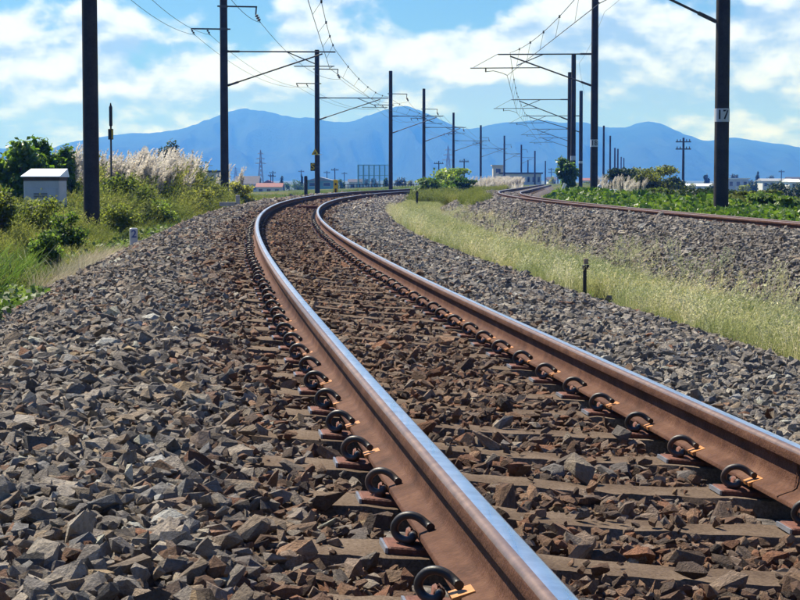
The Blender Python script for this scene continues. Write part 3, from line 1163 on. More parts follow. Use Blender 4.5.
def mast(side, px, Y, top, z0, base_r, label, reach=None, feeders=True, group='', detail=True, cant_z=None, plate=None, bands=0, base_px=None):
    """concrete overhead-line mast; side +1: arms reach right, -1: arms reach left"""
    X = (px - 400) / FPX * Y
    root = empty('catenary_mast', (X, Y, z0), 0, label, 'overhead line mast', group)
    n = 24 if Y < 100 else 12
    prof = [(base_r, 0.0), (base_r * 0.86, top - z0 - 0.05), (base_r * 0.80, top - z0)]
    MB().lathe((0, 0, 0), prof, n).build('pole', M_POLE, root, smooth=40)
    zr = lambda z: z - z0
    rad = base_r * 0.9
    hooks = {}
    if cant_z is not None:
        zc = cant_z
        mb = MB()
        tip = side * reach
        mb.tube([(side * rad, 0, zr(zc)), (side * (rad + 0.5), 0, zr(zc))], 0.045, 8)
        mb.tube([(side * rad, 0, zr(zc)), (tip, 0, zr(zc - 0.02))], 0.03, 8)
        mb.build('top_tube', IRON, root)
        mb = MB()
        mb.tube([(side * rad, 0, zr(zc - 1.42)), (side * (reach - 0.55), 0, zr(zc - 0.10))], 0.032, 8)
        mb.tube([(side * rad, 0, zr(zc - 1.42)), (side * (rad + .45), 0, zr(zc - 1.42) + .45 * 1.32 / max(reach - .55 - rad, 1))], 0.05, 8)
        mb.build('brace_tube', IRON, root)
        mb = MB()
        mb.tube([(side * (reach - 2.05), 0, zr(zc - 0.02)), (side * (reach - 0.85), 0, zr(zc - 0.52))], 0.024, 6)
        mb.build('counter_brace', IRON, root)
        mb = MB()
        if side > 0:
            mb.tube([(side * (reach - 1.75), 0, zr(zc - 0.62)), (side * (reach - 0.05), 0, zr(zc - 0.62))], 0.022, 6)
            mb.tube([(side * (reach - 0.1), 0, zr(zc - 0.62)), (side * (reach - 0.25), 0, zr(zc - 0.70))], 0.012, 6)
        else:
            mb.tube([(side * (reach - 1.9), 0, zr(zc - 0.62)), (side * (reach + 1.25), 0, zr(zc - 0.64))], 0.024, 6)
            mb.tube([(side * (reach + 0.55), 0, zr(zc - 0.63)), (side * (reach + 0.55), 0, zr(zc - 0.82))], 0.03, 6)
            mb.tube([(side * (reach + 0.55), 0, zr(zc - 0.80)), (side * (reach + 0.2), 0, zr(zc - 0.76)), (side * (reach - 0.2), 0, zr(zc - 0.86)), (side * (reach - 0.42), 0, zr(zc - 0.96))], 0.015, 6)
        mb.build('registration_arm', IRON, root)
        if side < 0:
            MB().tube([(tip, 0, zr(zc)), (side * (reach + 1.1), 0, zr(zc - 0.6))], 0.012, 5).build('stay_rod', IRON, root)
            hooks['contact'] = Vector((X + side * (reach - 0.42), Y, zc - 0.97))
            hooks['messenger'] = Vector((X + side * (reach - 0.55), Y, zc + 0.06))
        else:
            hooks['contact'] = Vector((X + side * (reach - 0.25), Y, zc - 0.71))
            hooks['messenger'] = Vector((X + side * reach, Y, zc + 0.06))
    if feeders:
        zf = (cant_z or 5.4) + 1.86
        mb = MB()
        mb.tube([(-rad - .1, 0, zr(zf + .03)), (rad + 1.25, 0, zr(zf))], 0.035, 6)
        mb.tube([(rad + 1.22, 0, zr(zf)), (rad + 1.19, 0, zr(zf - 0.33))], 0.03, 6)
        mb.lathe((0, 0, zr(zf) - .04), [(rad * 1.06, 0), (rad * 1.06, 0.1)], 16)
        mb.build('feeder_bracket', IRON, root)
        mb = MB()
        q = insulator(mb, (rad + 1.19, 0, zr(zf - 0.30)), (0.22, 0.5, -0.42), 3, 0.08, 0.13)
        mb.build('insulator', M_PORC, root)
        hooks['feeder'] = Vector((X, Y, z0)) + q
        zs = zf - 0.93
        mb = MB()
        mb.tube([(rad + .12, 0, zr(zs)), (-rad - 1.22, 0, zr(zs + .02))], 0.033, 6)
        mb.lathe((0, 0, zr(zs) - .05), [(rad * 1.06, 0), (rad * 1.06, 0.1)], 16)
        mb.build('service_bracket', IRON, root)
        for nm, dx in (('service_a', -rad - 1.2), ('service_b', -rad - 0.55)):
            mb = MB()
            q = insulator(mb, (dx, 0, zr(zs)), (0.22, 0.5, -0.42), 2, 0.05, 0.12)
            mb.build('insulator', M_PORC, root)
            hooks[nm] = Vector((X, Y, z0)) + q
    for bz in range(bands):
        z = zr(0.7 + 0.9 * bz)
        MB().lathe((0, 0, z), [(rad * 1.05, 0), (rad * 1.05, 0.06)], 16).build('band', IRON, root)
    if plate:
        txt, zp, hgt = plate
        rr = (base_r - (base_r * 0.14) * (zp - z0) / (top - z0)) + 0.006
        # a thin curved plate wrapped round the side that faces the line
        vs, fs = [], []
        a0, a1, m = R(-205), R(-15), 24
        for k in range(m + 1):
            an = a0 + (a1 - a0) * k / m
            for r_ in (rr, rr + .004):
                vs += [(r_ * math.cos(an), r_ * math.sin(an), zr(zp - hgt / 2)), (r_ * math.cos(an), r_ * math.sin(an), zr(zp + hgt / 2))]
        for k in range(m):
            q = k * 4
            fs += [(q + 2, q + 6, q + 7, q + 3), (q, q + 1, q + 5, q + 4), (q + 1, q + 3, q + 7, q + 5), (q, q + 4, q + 6, q + 2)]
        pl = MB().add(vs, fs).build('number_plate', M_CABINET, root)
        if txt:
            w_ = wrapped_text(txt, hgt * 0.98, rr + .007, R(-93), zr(zp))
            w_.parent = pl
    return root, hooks


def text_mesh(txt, size):
    cu = bpy.data.curves.new('lettering', 'FONT')
    cu.body = txt
    cu.size = size
    cu.align_x = 'CENTER'
    cu.align_y = 'CENTER'
    cu.resolution_u = 4
    cu.offset = size * 0.02
    to = bpy.data.objects.new('lettering', cu)
    COL.objects.link(to)
    dg = bpy.context.evaluated_depsgraph_get()
    me = bpy.data.meshes.new_from_object(to.evaluated_get(dg))
    bpy.data.objects.remove(to)
    return me


def wrapped_text(txt, size, r_, ang, z):
    me = text_mesh(txt, size)
    bm = bmesh.new()
    bm.from_mesh(me)
    bmesh.ops.triangulate(bm, faces=bm.faces)
    bmesh.ops.subdivide_edges(bm, edges=bm.edges, cuts=2)
    for v in bm.verts:
        an = ang + v.co.x / r_
        zz = z + v.co.y
        v.co = (r_ * math.cos(an), r_ * math.sin(an), zz)
    bm.to_mesh(me)
    bm.free()
    me.materials.clear()
    return link('lettering', me, M_BLACK)


GL, GR = 'overhead line masts left of the near track', 'overhead line masts right of the second track'
ORD = ['nearest', 'second', 'third', 'fourth', 'fifth', 'sixth', 'seventh', 'eighth', 'ninth']
left = []
LSPEC = [  # px at mid height, Y, top z, radius
    (92, 40, 9.4, .176, 'thickest left mast, rising out of the weeds beside the pale grey cabinet'),
    (225, 78, 9.2, .178, 'left mast behind the low white post, with bracket arms on both sides'),
    (317.5, 122, 8.45, .178, 'left mast carrying the black S sign and the yellow triangle'),
    (390.7, 157, 9.1, .178, 'dark mast standing left of centre in front of the net cage'),
    (423.8, 191, 9.25, .176, 'dark mast between the net cage and the vine covered bush'),
    (453.3, 256, 9.1, .178, 'mast rising straight out of the vine covered bush'),
    (480.5, 320, 9.2, .2, 'mast at the left end of the pale pampas bank'),
    (504, 385, 8.9, .2, 'mast over the middle of the pale pampas bank, before the long building'),
    (521, 450, 8.2, .22, 'thin mast just right of the beige building block'),
]
for i, (px, Y, top, r_, lab) in enumerate(LSPEC):
    X = (px - 400) / FPX * Y
    reach = float(c1(Y)) + 0.55 - X
    reach = min(max(reach, 3.4), 4.7)
    z0 = float(ground_z(X, Y)) - 0.1 if Y < 300 else -2.5
    left.append(mast(1, px, Y, top, z0, r_, lab, reach, True, GL, cant_z=5.38 - 0.0006 * Y, bands=1 if i < 5 else 0))
right = []
RSPEC = [
    (720.5, 46, 9.5, .186, 'thick right mast with a white plate reading 17, standing in bright vines', ('17', 1.57, .33), True),
    (593.5, 84, 9.0, .176, 'right mast with a white number plate, its cantilever arm reaching left over the second track', ('18', 1.60, .33), True),
    (568.9, 131, 7.5, .165, 'shorter right mast half hidden behind its taller neighbour, vines at its foot', None, True),
    (580.2, 165, 7.8, .178, 'thin right mast between the vine clad pair and the numbered mast', ('', 1.45, .22), True),
]
for i, (px, Y, top, r_, lab, pl, ct) in enumerate(RSPEC):
    X = (px - 400) / FPX * Y
    reach = X - float(c2(Y)) + 0.72
    reach = min(max(reach, 3.3), 5.4)
    right.append(mast(-1, px, Y, top, float(ground_z(X, Y)) - 0.1, r_, lab, reach, False, GR, cant_z=5.63 - (0.05 if i > 1 else 0.33 if i == 0 else 0), plate=pl))
for px, Y, lab in ((571.2, 206, 'far mast just behind the vine clad pair, its arm one step lower'), (572.2, 250, 'farthest armed mast behind the vine clad pair, lowest of the stacked arms')):
    X = (px - 400) / FPX * Y
    right.append(mast(-1, px, Y, 7.4, -1.4, .17, lab, min(max(X - float(c2(Y)) + .72, 3.3), 5.2), False, GR, cant_z=5.5))
# taller bare mast standing right behind the shorter one
mast(-1, 572.6, 123, 8.2, -1.2, .178, 'tall bare mast wrapped in vines at its foot, right of centre', None, False, GR, plate=('', 1.35, .3))
for px, pt, Y, lab in ((603, 126, 300, 'leftmost bare mast of the far row above the right-hand bushes'),
                       (609.5, 136, 350, 'second bare mast of the far row above the right-hand bushes'),
                       (614.2, 148, 470, 'third bare mast of the far row above the right-hand bushes'),
                       (617.2, 149, 490, 'fourth bare mast of the far row, close to the third'),
                       (620.5, 157, 640, 'fifth bare mast of the far row above the right-hand bushes'),
                       (623.2, 158, 690, 'last and shortest bare mast of the far row above the bushes')):
    mast(-1, px, Y, (178.5 - pt) / FPX * Y, -3.0, .19 if Y < 400 else .24, lab, None, False, 'bare masts of the far row')
for px, pt, Y, lab in ((527.6, 160, 500, 'short bare mast beyond the pampas, left of the geared one'),
                       (534.5, 151, 420, 'bare mast beyond the pampas bank at the end of the long building'),
                       (545, 161, 520, 'slim bare mast between the long building and the vines'),
                       (557.5, 164.5, 560, 'slimmest bare mast just left of the vine clad pair')):
    mast(1, px, Y, (178.5 - pt) / FPX * Y, -3.0, .2, lab, None, False, 'bare masts beyond the pampas')


# ------------------------------------------------------------------ wires
def catenary(p, q, sag, n=14):
    p, q = Vector(p), Vector(q)
    return [p.lerp(q, i / n) - Vector((0, 0, sag * 4 * (i / n) * (1 - i / n))) for i in range(n + 1)]


def wire(name, hooks, key, rad, sag, label, pre=None, group=None):
    pts = [h[key] for h in hooks if key in h]
    if pre is not None:
        pts = [pre(pts)] + pts
    mb = MB()
    for a, b_ in zip(pts[:-1], pts[1:]):
        mb.tube(catenary(a, b_, sag), rad, 5)
    o = mb.build(name, M_WIRE)
    return tag(o, label, 'wire', group), pts


def back(pts):
    # the mast behind the photographer
    d = (pts[0] - pts[1])
    return pts[0] + Vector((d.x * 0.2 + 3.9, -38, pts[0].z * 0.02))


def droppers(parent, con, mes, sag, rad=0.006):
    for (c0, c1_), (m0, m1) in zip(zip(con[:-1], con[1:]), zip(mes[:-1], mes[1:])):
        if c0.y > 140:
            break
        n = 6
        for i in range(1, n):
            t = i / n
            a = Vector(c0).lerp(c1_, t)
            b_ = Vector(m0).lerp(m1, t) - Vector((0, 0, sag * 4 * t * (1 - t)))
            mb = MB()
            mb.tube([a, b_], rad, 4)
            mb.tube([b_ + Vector((0, 0, -.05)), b_ + Vector((0, 0, .04))], 0.03, 6)
            mb.build('dropper', M_WIRE, parent)


hl = [h for _, h in left[:8]]
hr = [h for _, h in right]
preL = lambda pts: pts[0] + Vector((5.2, -42, 0))
wire('contact_wire', hl, 'contact', 0.010, 0.0, 'lower contact wire over the near track', preL)
wc, con = bpy.data.objects['contact_wire'], None
w_m, mes = wire('messenger_wire', hl, 'messenger', 0.010, 0.45, 'sagging upper messenger wire over the near track', preL)
con = [preL([h['contact'] for h in hl])] + [h['contact'] for h in hl]
droppers(w_m, con, mes, 0.45)
wire('feeder_wire', hl, 'feeder', 0.010, 0.7, 'highest feeder wire along the left masts, on their right arms', preL)
wire('service_wire', hl, 'service_a', 0.008, 0.6, 'outer thin wire along the left masts, on the tips of their left arms', lambda p: p[0] + Vector((5.2, -42, 0)))
wire('service_wire', hl, 'service_b', 0.008, 0.6, 'inner thin wire along the left masts, close beside the poles', lambda p: p[0] + Vector((5.2, -42, 0)))
preR = lambda pts: pts[0] + Vector((3.4, -42, 0))
_, conr = wire('contact_wire', hr, 'contact', 0.011, 0.0, 'lower contact wire over the second track', preR)
w_mr, mesr = wire('messenger_wire', hr, 'messenger', 0.011, 0.4, 'sagging upper messenger wire over the second track', preR)
droppers(w_mr, conr, mesr, 0.4)
# the second track's wires run on past the last cantilever
fp = [at(735, -126, 46), at(603, 13.5, 84), at(578, 64, 123), at(584, 96, 165)]
mb = MB()
for a, b_ in zip(fp[:-1], fp[1:]):
    mb.tube(catenary(a, b_, 0.25), 0.007, 5)
tag(mb.build('feeder_wire', M_WIRE), 'thin single wire slanting down along the right side of the numbered masts', 'wire')

# ------------------------------------------------------------------ signs and trackside things
def sign_board(name, c, w_, h_, face, label, cat, txt=None, tcol=None, frame=None, tsize=None, rz=0.0):
    root = empty(name, c, rz, label, cat)
    bd = MB().cbox((0, 0, 0), (w_, 0.03, h_), 0.006).build('board', face, root)
    if txt:
        me = text_mesh(txt, tsize or h_ * 0.95)
        me.transform(Matrix.Rotation(math.pi / 2, 4, 'X'))
        me.transform(Matrix.Translation((0, -0.019, 0)))
        me.materials.clear()
        link('lettering', me, tcol, bd)
    return root


p = at(313, 167, 121.5)
sg = sign_board('letter_sign', p, .30, .53, M_BLACK, 'black board with a yellow letter S on the left mast', 'sign', 'S', M_YELLOW, tsize=.56)
MB().box((0.28, .03, 0), (.3, .03, .05)).build('bracket', M_IRON, sg)
p = at(315.3, 152.5, 121.4)
sg = empty('triangle_sign', p, 0, 'small yellow triangular sign above the S board', 'sign')
MB().add([(-.24, 0, -.16), (.24, 0, -.16), (0, 0, .26), (-.24, .03, -.16), (.24, .03, -.16), (0, .03, .26)], [(0, 1, 2), (5, 4, 3), (0, 3, 4, 1), (1, 4, 5, 2), (2, 5, 3, 0)]).build('board', M_YELLOW, sg)
MB().add([(-.07, -.006, -.10), (.07, -.006, -.10), (0, -.006, .06), (-.07, 0, -.10), (.07, 0, -.10), (0, 0, .06)], [(0, 1, 2), (5, 4, 3), (0, 3, 4, 1), (1, 4, 5, 2), (2, 5, 3, 0)]).build('mark', M_BLACK, sg)
MB().box((.3, .01, -.14), (.24, .03, .05)).build('bracket', M_WHITE, sg)

# number 2 curve post
p = at(133.7, 234, 33)
sg = empty('number_post', (p.x, p.y, -1.5), 0.25, 'small white post with a blue number 2 at the edge of the ballast', 'marker post')
pb = MB().cbox((0, 0, (p.z + 1.5) * .5 + .06), (.14, .10, p.z + 1.5 + .10), .015).build('post', M_CABINET, sg)
me = text_mesh('2', .19)
me.transform(Matrix.Rotation(math.pi / 2, 4, 'X'))
me.transform(Matrix.Translation((0, -.054, p.z + 1.5)))
me.materials.clear()
link('lettering', me, M_BLUE, sg)

# grey relay cabinet in the weeds
def cabinet():
    Y = 45.0
    cx = at(46, 180, Y).x
    r = empty('relay_cabinet', (cx, Y, -1.15), R(-9), 'pale grey trackside cabinet with a white sloping lid, deep in the weeds', 'cabinet')
    H = 1.10
    MB().cbox((0, 0, H / 2), (.90, .55, H), .012).build('body', M_CABINET, r)
    d = MB().cbox((-.02, -.283, H * .46), (.80, .018, H * .74), .005).build('door', M_CABINET, r)
    MB().box((.30, -.30, H * .5), (.03, .03, .12)).build('handle', M_IRON, d)
    for k in range(4):
        MB().box((-.02, -.296, H * .62 + .035 * k), (.34, .012, .014)).build('vent', M_IRON, d)
    MB().box((0, -.004, H + .042), (.93, .585, .08)).build('lid_band', M_RUSTROOF, r)
    # lid: slopes down to the front
    vs = [(-.50, -.36, H + .085), (.50, -.36, H + .085), (.50, .33, H + .085), (-.50, .33, H + .085), (-.50, -.36, H + .105), (.50, -.36, H + .105), (.47, .30, H + .29), (-.47, .30, H + .29)]
    MB().add(vs, [(3, 2, 1, 0), (4, 5, 6, 7), (0, 1, 5, 4), (1, 2, 6, 5), (2, 3, 7, 6), (3, 0, 4, 7)]).build('lid', M_WHITEROOF, r)


cabinet()


def marker_pole():
    Y = 54.0
    p = at(112, 160, Y)
    r = empty('signal_marker', (p.x, Y, -1.2), 0, 'thin dark trackside pole with a small dark plate and thicker upper end', 'marker pole')
    top = at(112, 107.5, Y).z + 1.2
    MB().tube([(0, 0, 0), (0, 0, top)], .028, 8).build('post', M_IRON, r)
    MB().lathe((0, 0, top - .56), [(.03, 0), (.05, .02), (.05, .56), (.03, .60), (.012, .68)], 10).build('upper_sleeve', M_BLACK, r)
    z = at(112, 134.5, Y).z + 1.2
    MB().cbox((0, -.035, z), (.15, .03, .31), .01).build('plate', M_BLACK, r)
    MB().box((.045, -.053, z), (.03, .008, .26)).build('stripe', M_YELLOW, r)


marker_pole()


def low_post():
    Y = 60
    p = at(238, 199, Y)
    r = empty('kerb_sign', (p.x, Y, -1.35), R(8), 'low white post with a short crossboard at the edge of the ballast', 'trackside marker')
    MB().cbox((0, 0, .42), (.13, .12, .78), .015).build('post', M_CONC, r)
    MB().cbox((-.32, .02, .52), (.56, .08, .13), .01).build('board', M_CONC, r)


low_post()

# dark stub post in the grass between the tracks
def stub_post():
    Y = 19.2
    p = at(585, 268, Y)
    r = empty('stub_post', (p.x, Y, -1.45), R(12), 'short black post with a brown cap in the pale grass', 'marker post')
    MB().cbox((0, 0, (p.z + 1.45) / 2), (.034, .034, p.z + 1.45), .006).build('post', M_BLACK, r)
    MB().cbox((.012, 0, p.z + 1.45 + .012), (.068, .055, .045), .008).build('cap', M_BLACK, r)
    MB().cbox((.012, 0, p.z + 1.45 + .072), (.048, .04, .06), .008).build('knob', m_plain('brown_wood', (.30, .23, .17), (.2, .15, .11), 20, .9), r)


stub_post()
p = at(417, 191, 84)
r = empty('stake', (p.x, 84, -1.35), 0, 'thin dark stake at the far end of the grass strip', 'stake')
MB().cbox((0, 0, (p.z + 1.35) / 2), (.09, .09, p.z + 1.35), .01).build('post', M_BLACK, r)
MB().cbox((0, -.052, p.z + 1.2), (.12, .02, .16), .004).build('plate', M_IRON, r)

p = at(306, 176, 112)
r = empty('dark_post', (p.x, 112, -1.4), 0, 'stout dark post just left of the S mast', 'post')
MB().lathe((0, 0, 0), [(.11, 0), (.105, p.z + 1.3), (.08, p.z + 1.4)], 12).build('shaft', M_POLE, r, smooth=40)
MB().lathe((0, 0, p.z + .9), [(.125, 0), (.125, .06)], 12).build('band', M_IRON, r)

p = at(335.8, 187, 104)
r = empty('yellow_marker', (p.x, 104, -1.1), 0, 'small yellow marker with a black figure beside the curve', 'marker')
MB().cbox((0, 0, .52), (.26, .06, 1.04), .02).build('board', M_YELLOW, r)
MB().lathe((0, -.045, .72), [(.05, 0), (.05, .12)], 10).build('mark', M_BLACK, r)
MB().cbox((0, -.04, .42), (.10, .02, .24), .004).build('mark', M_BLACK, r)

# dark railing over the culvert at the head of the grass strip
Y = 112
a, b_ = at(439, 190, Y), at(461, 190, Y)
r = empty('culvert_railing', (a.x, Y, -1.35), 0, 'low black railing in front of the vine covered bush', 'railing')
wd = b_.x - a.x
for k in range(5):
    MB().box((wd * k / 4, 0, .33), (.06, .06, .66)).build('post', M_BLACK, r)
for z in (.62, .36):
    MB().box((wd / 2, -.055, z), (wd + .1, .05, .08)).build('bar', M_BLACK, r)
MB().box((wd / 2, .12, .1), (wd + .4, .1, .25)).build('kerb', M_CONC, r)
Y = 150
a, b_ = at(470, 190, Y), at(508, 190, Y)
r = empty('culvert_railing', (a.x, Y, -1.35), 0, 'long low dark railing along the foot of the pampas bank', 'railing')
wd = b_.x - a.x
for k in range(6):
    MB().box((wd * k / 5, 0, .3), (.07, .07, .6)).build('post', M_BLACK, r)
for z in (.52, .28):
    MB().box((wd / 2, -.06, z), (wd + .1, .05, .16)).build('bar', M_BLACK, r)

# white-blue barrier end by the numbered mast and a small round lamp head on it
Y = 80
p = at(604, 191.5, Y)
r = empty('equipment_box', (p.x, Y, -.9), R(-4), 'white trackside box half hidden in vines right of the numbered mast', 'equipment box')
MB().cbox((.12, 0, .36), (.82, .4, .16), .015).build('lid', M_WHITE, r)
MB().cbox((-.18, 0, .14), (.16, .3, .28), .01).build('leg', M_WHITE, r)
MB().cbox((.42, 0, .14), (.16, .3, .28), .01).build('leg', M_CABINET, r)
MB().lathe((-.22, 0, .44), [(.03, 0), (.08, .03), (.095, .10), (.07, .17), (.02, .2)], 12).build('knob', M_CABINET, r, smooth=50)
p = at(563.5, 186.5, 100)
r = empty('white_marker', (p.x, 100, -1.1), R(20), 'small tilted white board at the left foot of the vine clad mast', 'marker')
MB().cbox((0, 0, p.z + 1.1 - .45), (.05, .05, p.z + 1.1), .01).build('post', M_IRON, r)
MB().box((0, -.04, p.z + 1.1), (.18, .03, .36), rot=Matrix.Rotation(R(25), 3, 'Y')).build('board', M_WHITE, r)


# ------------------------------------------------------------------ foliage
def leaf_quads(P, N, size, aspect=0.62, rng=RNG, fold=0.15):
    """diamond leaves (4 verts) at points P facing N"""
    n = len(P)
    N = N / (np.linalg.norm(N, axis=1, keepdims=True) + 1e-9)
    a = rng.normal(size=(n, 3))
    a -= N * np.sum(a * N, 1, keepdims=True)
    a /= np.linalg.norm(a, axis=1, keepdims=True) + 1e-9
    b = np.cross(N, a)
    s = size * rng.uniform(0.65, 1.3, n)
    s = s[:, None]
    v = np.stack([P - a * s * .5, P - b * s * .5 * aspect + N * s * fold * .3 - a * s * .05, P + a * s * .5 - N * s * fold * .5, P + b * s * .5 * aspect + N * s * fold * .3 - a * s * .05], 1)
    f = np.arange(n * 4).reshape(n, 4)
    return v.reshape(-1, 3), f


def crown_points(n, lobes, rng):
    """points spread through lobes (centre, radii), denser toward the outside, with gaps"""
    w = np.array([l[1][0] * l[1][1] * l[1][2] for l in lobes]) ** 0.75
    k = rng.choice(len(lobes), n, p=w / w.sum())
    c = np.array([l[0] for l in lobes])[k]
    r = np.array([l[1] for l in lobes])[k]
    d = rng.normal(size=(n, 3))
    d /= np.linalg.norm(d, axis=1, keepdims=True)
    rad = rng.random(n) ** 0.42
    rad = rad * rng.uniform(0.8, 1.28, n) * (0.72 + 0.56 * vnoise(d[:, 0] * 3 + k * 7 + 40, d[:, 2] * 3 + d[:, 1] * 2 + 40, 77))
    return c + d * r * rad[:, None], d


def tree(name, base, h, w, leafmat, label, cat='tree', seed=1, n=5000, leaf=0.16, trunk_h=0.35, nl=9, group=None, shape='round', depth=None, trunk_r=None):
    rng = np.random.default_rng(seed)
    r = empty(name, base, 0, label, cat, group)
    depth = depth or w
    tr = trunk_r or max(0.04, h * 0.022)
    mb = MB()
    zt = h * (0.78 if shape != 'bush' else 0.6)
    pts = [(0, 0, -0.2), (rng.normal(0, .02) * h, rng.normal(0, .02) * h, zt * .4), (rng.normal(0, .03) * h, 0, zt)]
    mb.tube(pts, [tr * 1.25, tr * .9, tr * .25], 8)
    lobes = []
    for i in range(nl):
        if shape == 'cone':
            t = (i + .5) / nl
            rr = w * .5 * (1 - t) ** 0.8 * .8 + w * .06
            c = (rng.normal(0, .04) * w, rng.normal(0, .04) * w, h * (trunk_h + (1 - trunk_h) * t * .95))
            lobes.append((c, (rr, rr, h * .10)))
        else:
            a = rng.uniform(0, 6.283)
            q = rng.random() ** .6
            zc = rng.uniform(trunk_h, 0.86)
            spread = (1 - ((zc - .55) / .6) ** 2) ** .5 if abs(zc - .55) < .6 else .3
            c = (math.cos(a) * q * w * .36 * spread, math.sin(a) * q * depth * .36 * spread, zc * h)
            s = rng.uniform(.14, .26)
            lobes.append((c, (w * s, depth * s, h * s * rng.uniform(.55, .9))))
            b0 = Vector(pts[1]).lerp(Vector(pts[2]), min(1, max(0, (zc - .35))))
            mb.tube([b0, b0.lerp(Vector(c), .6) + Vector((0, 0, -.03 * h)), c], [tr * .5, tr * .32, tr * .1], 5)
    mb.build('trunk', M_BARK, r)
    P, d = crown_points(n, lobes, rng)
    P[:, 2] = np.maximum(P[:, 2], 0.03)
    N = d * 0.7 + rng.normal(0, .6, (n, 3)) + np.array([0, 0, .45])
    v, f = leaf_quads(P, N, leaf, 0.66, rng)
    link('crown', np_mesh('crown', v, f), leafmat, r)
    return r


def bush_at(px0, px1, ptop, Y, leafmat, label, seed, n=4000, leaf=0.14, zb=None, name='bush', cat='bush', shape='bush', nl=12, group=None, trunk_h=.15):
    cx = ((px0 + px1) / 2 - 400) / FPX * Y
    w = (px1 - px0) / FPX * Y
    zb = float(ground_z(cx, Y)) if zb is None else zb
    h = (178.5 - ptop) / FPX * Y - zb
    return tree(name, (cx, Y, zb), h * 1.06, w * 1.1, leafmat, label, cat, seed, n, leaf, trunk_h, nl, group, shape, depth=min(w, h * 2.2))


# protos for grass and weeds: blades as thin bent strips
def blades(n, h, spread, width, seed, lean=(0.0, 0.0), droop=0.35, seg=3, head=None):
    r = np.random.default_rng(seed)
    V, F = [], []
    for i in range(n):
        a = r.uniform(0, 6.283)
        q = spread * r.random() ** .5
        x, y = math.cos(a) * q, math.sin(a) * q
        hh = h * r.uniform(.55, 1.1)
        out = r.uniform(.05, droop) * hh
        da = a + r.normal(0, .8)
        dx, dy = math.cos(da) * out + lean[0] * hh, math.sin(da) * out + lean[1] * hh
        wa = r.uniform(0, 6.283)
        wx, wy = math.cos(wa) * width, math.sin(wa) * width
        b = len(V)
        for k in range(seg + 1):
            t = k / seg
            ww = (1 - t * .85) * .5
            cx, cy, cz = x + dx * t * t, y + dy * t * t, hh * (t - .18 * t * t * droop)
            V.append((cx - wx * ww, cy - wy * ww, cz))
            V.append((cx + wx * ww, cy + wy * ww, cz))
        for k in range(seg):
            F.append((b + 2 * k, b + 2 * k + 1, b + 2 * k + 3, b + 2 * k + 2))
        if head:
            nh, hl, hs = head
            tip = np.array([x + dx, y + dy, hh * (1 - .18 * droop)])
            dirv = np.array([dx * 2, dy * 2, hh * .75])
            dirv /= np.linalg.norm(dirv)
            for q_ in range(nh):
                t = r.random()
                p = tip - dirv * hl * t * hh
                dd = r.normal(size=3) * .6 + dirv
                dd /= np.linalg.norm(dd)
                e = np.cross(dd, r.normal(size=3))
                e /= np.linalg.norm(e)
                L_ = hs * r.uniform(.6, 1.4)
                b = len(V)
                V += [tuple(p), tuple(p + dd * L_ * .5 + e * L_ * .14), tuple(p + dd * L_), tuple(p + dd * L_ * .5 - e * L_ * .14)]
                F.append((b, b + 1, b + 2, b + 3))
    return np_mesh('tuft', np.array(V), np.array(F))


def leaf_tuft(n, h, spread, leaf, seed, up=0.5):
    r = np.random.default_rng(seed)
    a = r.uniform(0, 6.283, n)
    q = spread * r.random(n) ** .5
    P = np.stack([np.cos(a) * q, np.sin(a) * q, h * r.random(n) ** .8 * (1 - .5 * (q / spread) ** 2)], 1)
    N = r.normal(0, .55, (n, 3)) + np.array([0, -.15, up])
    v, f = leaf_quads(P, N, leaf, .8, r, .25)
    return np_mesh('leaf_tuft', v, f)


C_GRASS = proto_collection('grass_tufts', [blades(26, 1.0, .22, .013, 200 + i, (.14, -.05), .5, 3, (9, .45, .055)) for i in range(6)], L_GRASS)
C_WISP = proto_collection('wisp_tufts', [blades(9, 1.0, .16, .009, 250 + i, (.22, -.05), .7, 4, (16, .5, .05)) for i in range(6)], L_WISP)
C_WEED = proto_collection('weed_tufts', [blades(24, 1.0, .27, .011, 300 + i, (.14, 0), .5, 3, (20, .6, .065)) for i in range(6)], L_WEED)
C_GREEN = proto_collection('green_tufts', [blades(16, 1.0, .30, .045, 400 + i, (.05, 0), .9, 4) for i in range(5)], L_GREEN)
C_DRY = proto_collection('dry_tufts', [blades(18, 1.0, .25, .018, 500 + i, (.35, -.1), .8, 4) for i in range(4)], L_DRY)
C_KUDZU = proto_collection('vine_clumps', [leaf_tuft(34, .34, .34, .15, 600 + i, .55) for i in range(6)], L_KUDZU)
C_CREEP = proto_collection('creeper_clumps', [leaf_tuft(30, .22, .26, .075, 700 + i, .6) for i in range(5)], L_GREEN)
C_PLUME = None


def veg(name, X, Y, h, coll, label, cat, z=None, widen=1.0, lean=0.12):
    n = len(X)
    Z = ground_z(X, Y) if z is None else z
    rot = np.stack([RNG.normal(0, lean, n), RNG.normal(0, lean, n), RNG.uniform(-.7, .7, n)], 1)
    sc = np.stack([h * widen, h * widen, h], 1) * RNG.uniform(.75, 1.25, (n, 1))
    o = scatter(name, np.stack([X, Y, Z - 0.03], 1), rot, sc, RNG.integers(0, len(coll.objects), n), coll)
    return tag(o, label, cat, kind='stuff')


def rand_area(n, y0, y1, xa, xb, power=1.0):
    """n random points between xa(Y) and xb(Y)"""
    Y = y0 + (y1 - y0) * RNG.random(n) ** power
    t = RNG.random(n)
    return xa(Y) + (xb(Y) - xa(Y)) * t, Y, t


def surf_z(X, Y):
    """top of the ground or ballast between the tracks"""
    l1, l2 = X - c1(Y), X - c2(Y)
    z1 = np.interp(Y, _c1y, _Z) - (l1 + HG) * math.sin(CANT) + bed_h(1, l1)
    z2 = Z2(Y) - (l2 + HG) * math.sin(CANT2) + bed_h(2, l2)
    g = ground_z(X, Y)
    return np.maximum(np.where(l1 < 3.4, z1, g), np.maximum(np.where(l2 > -3.9, z2, g), g))


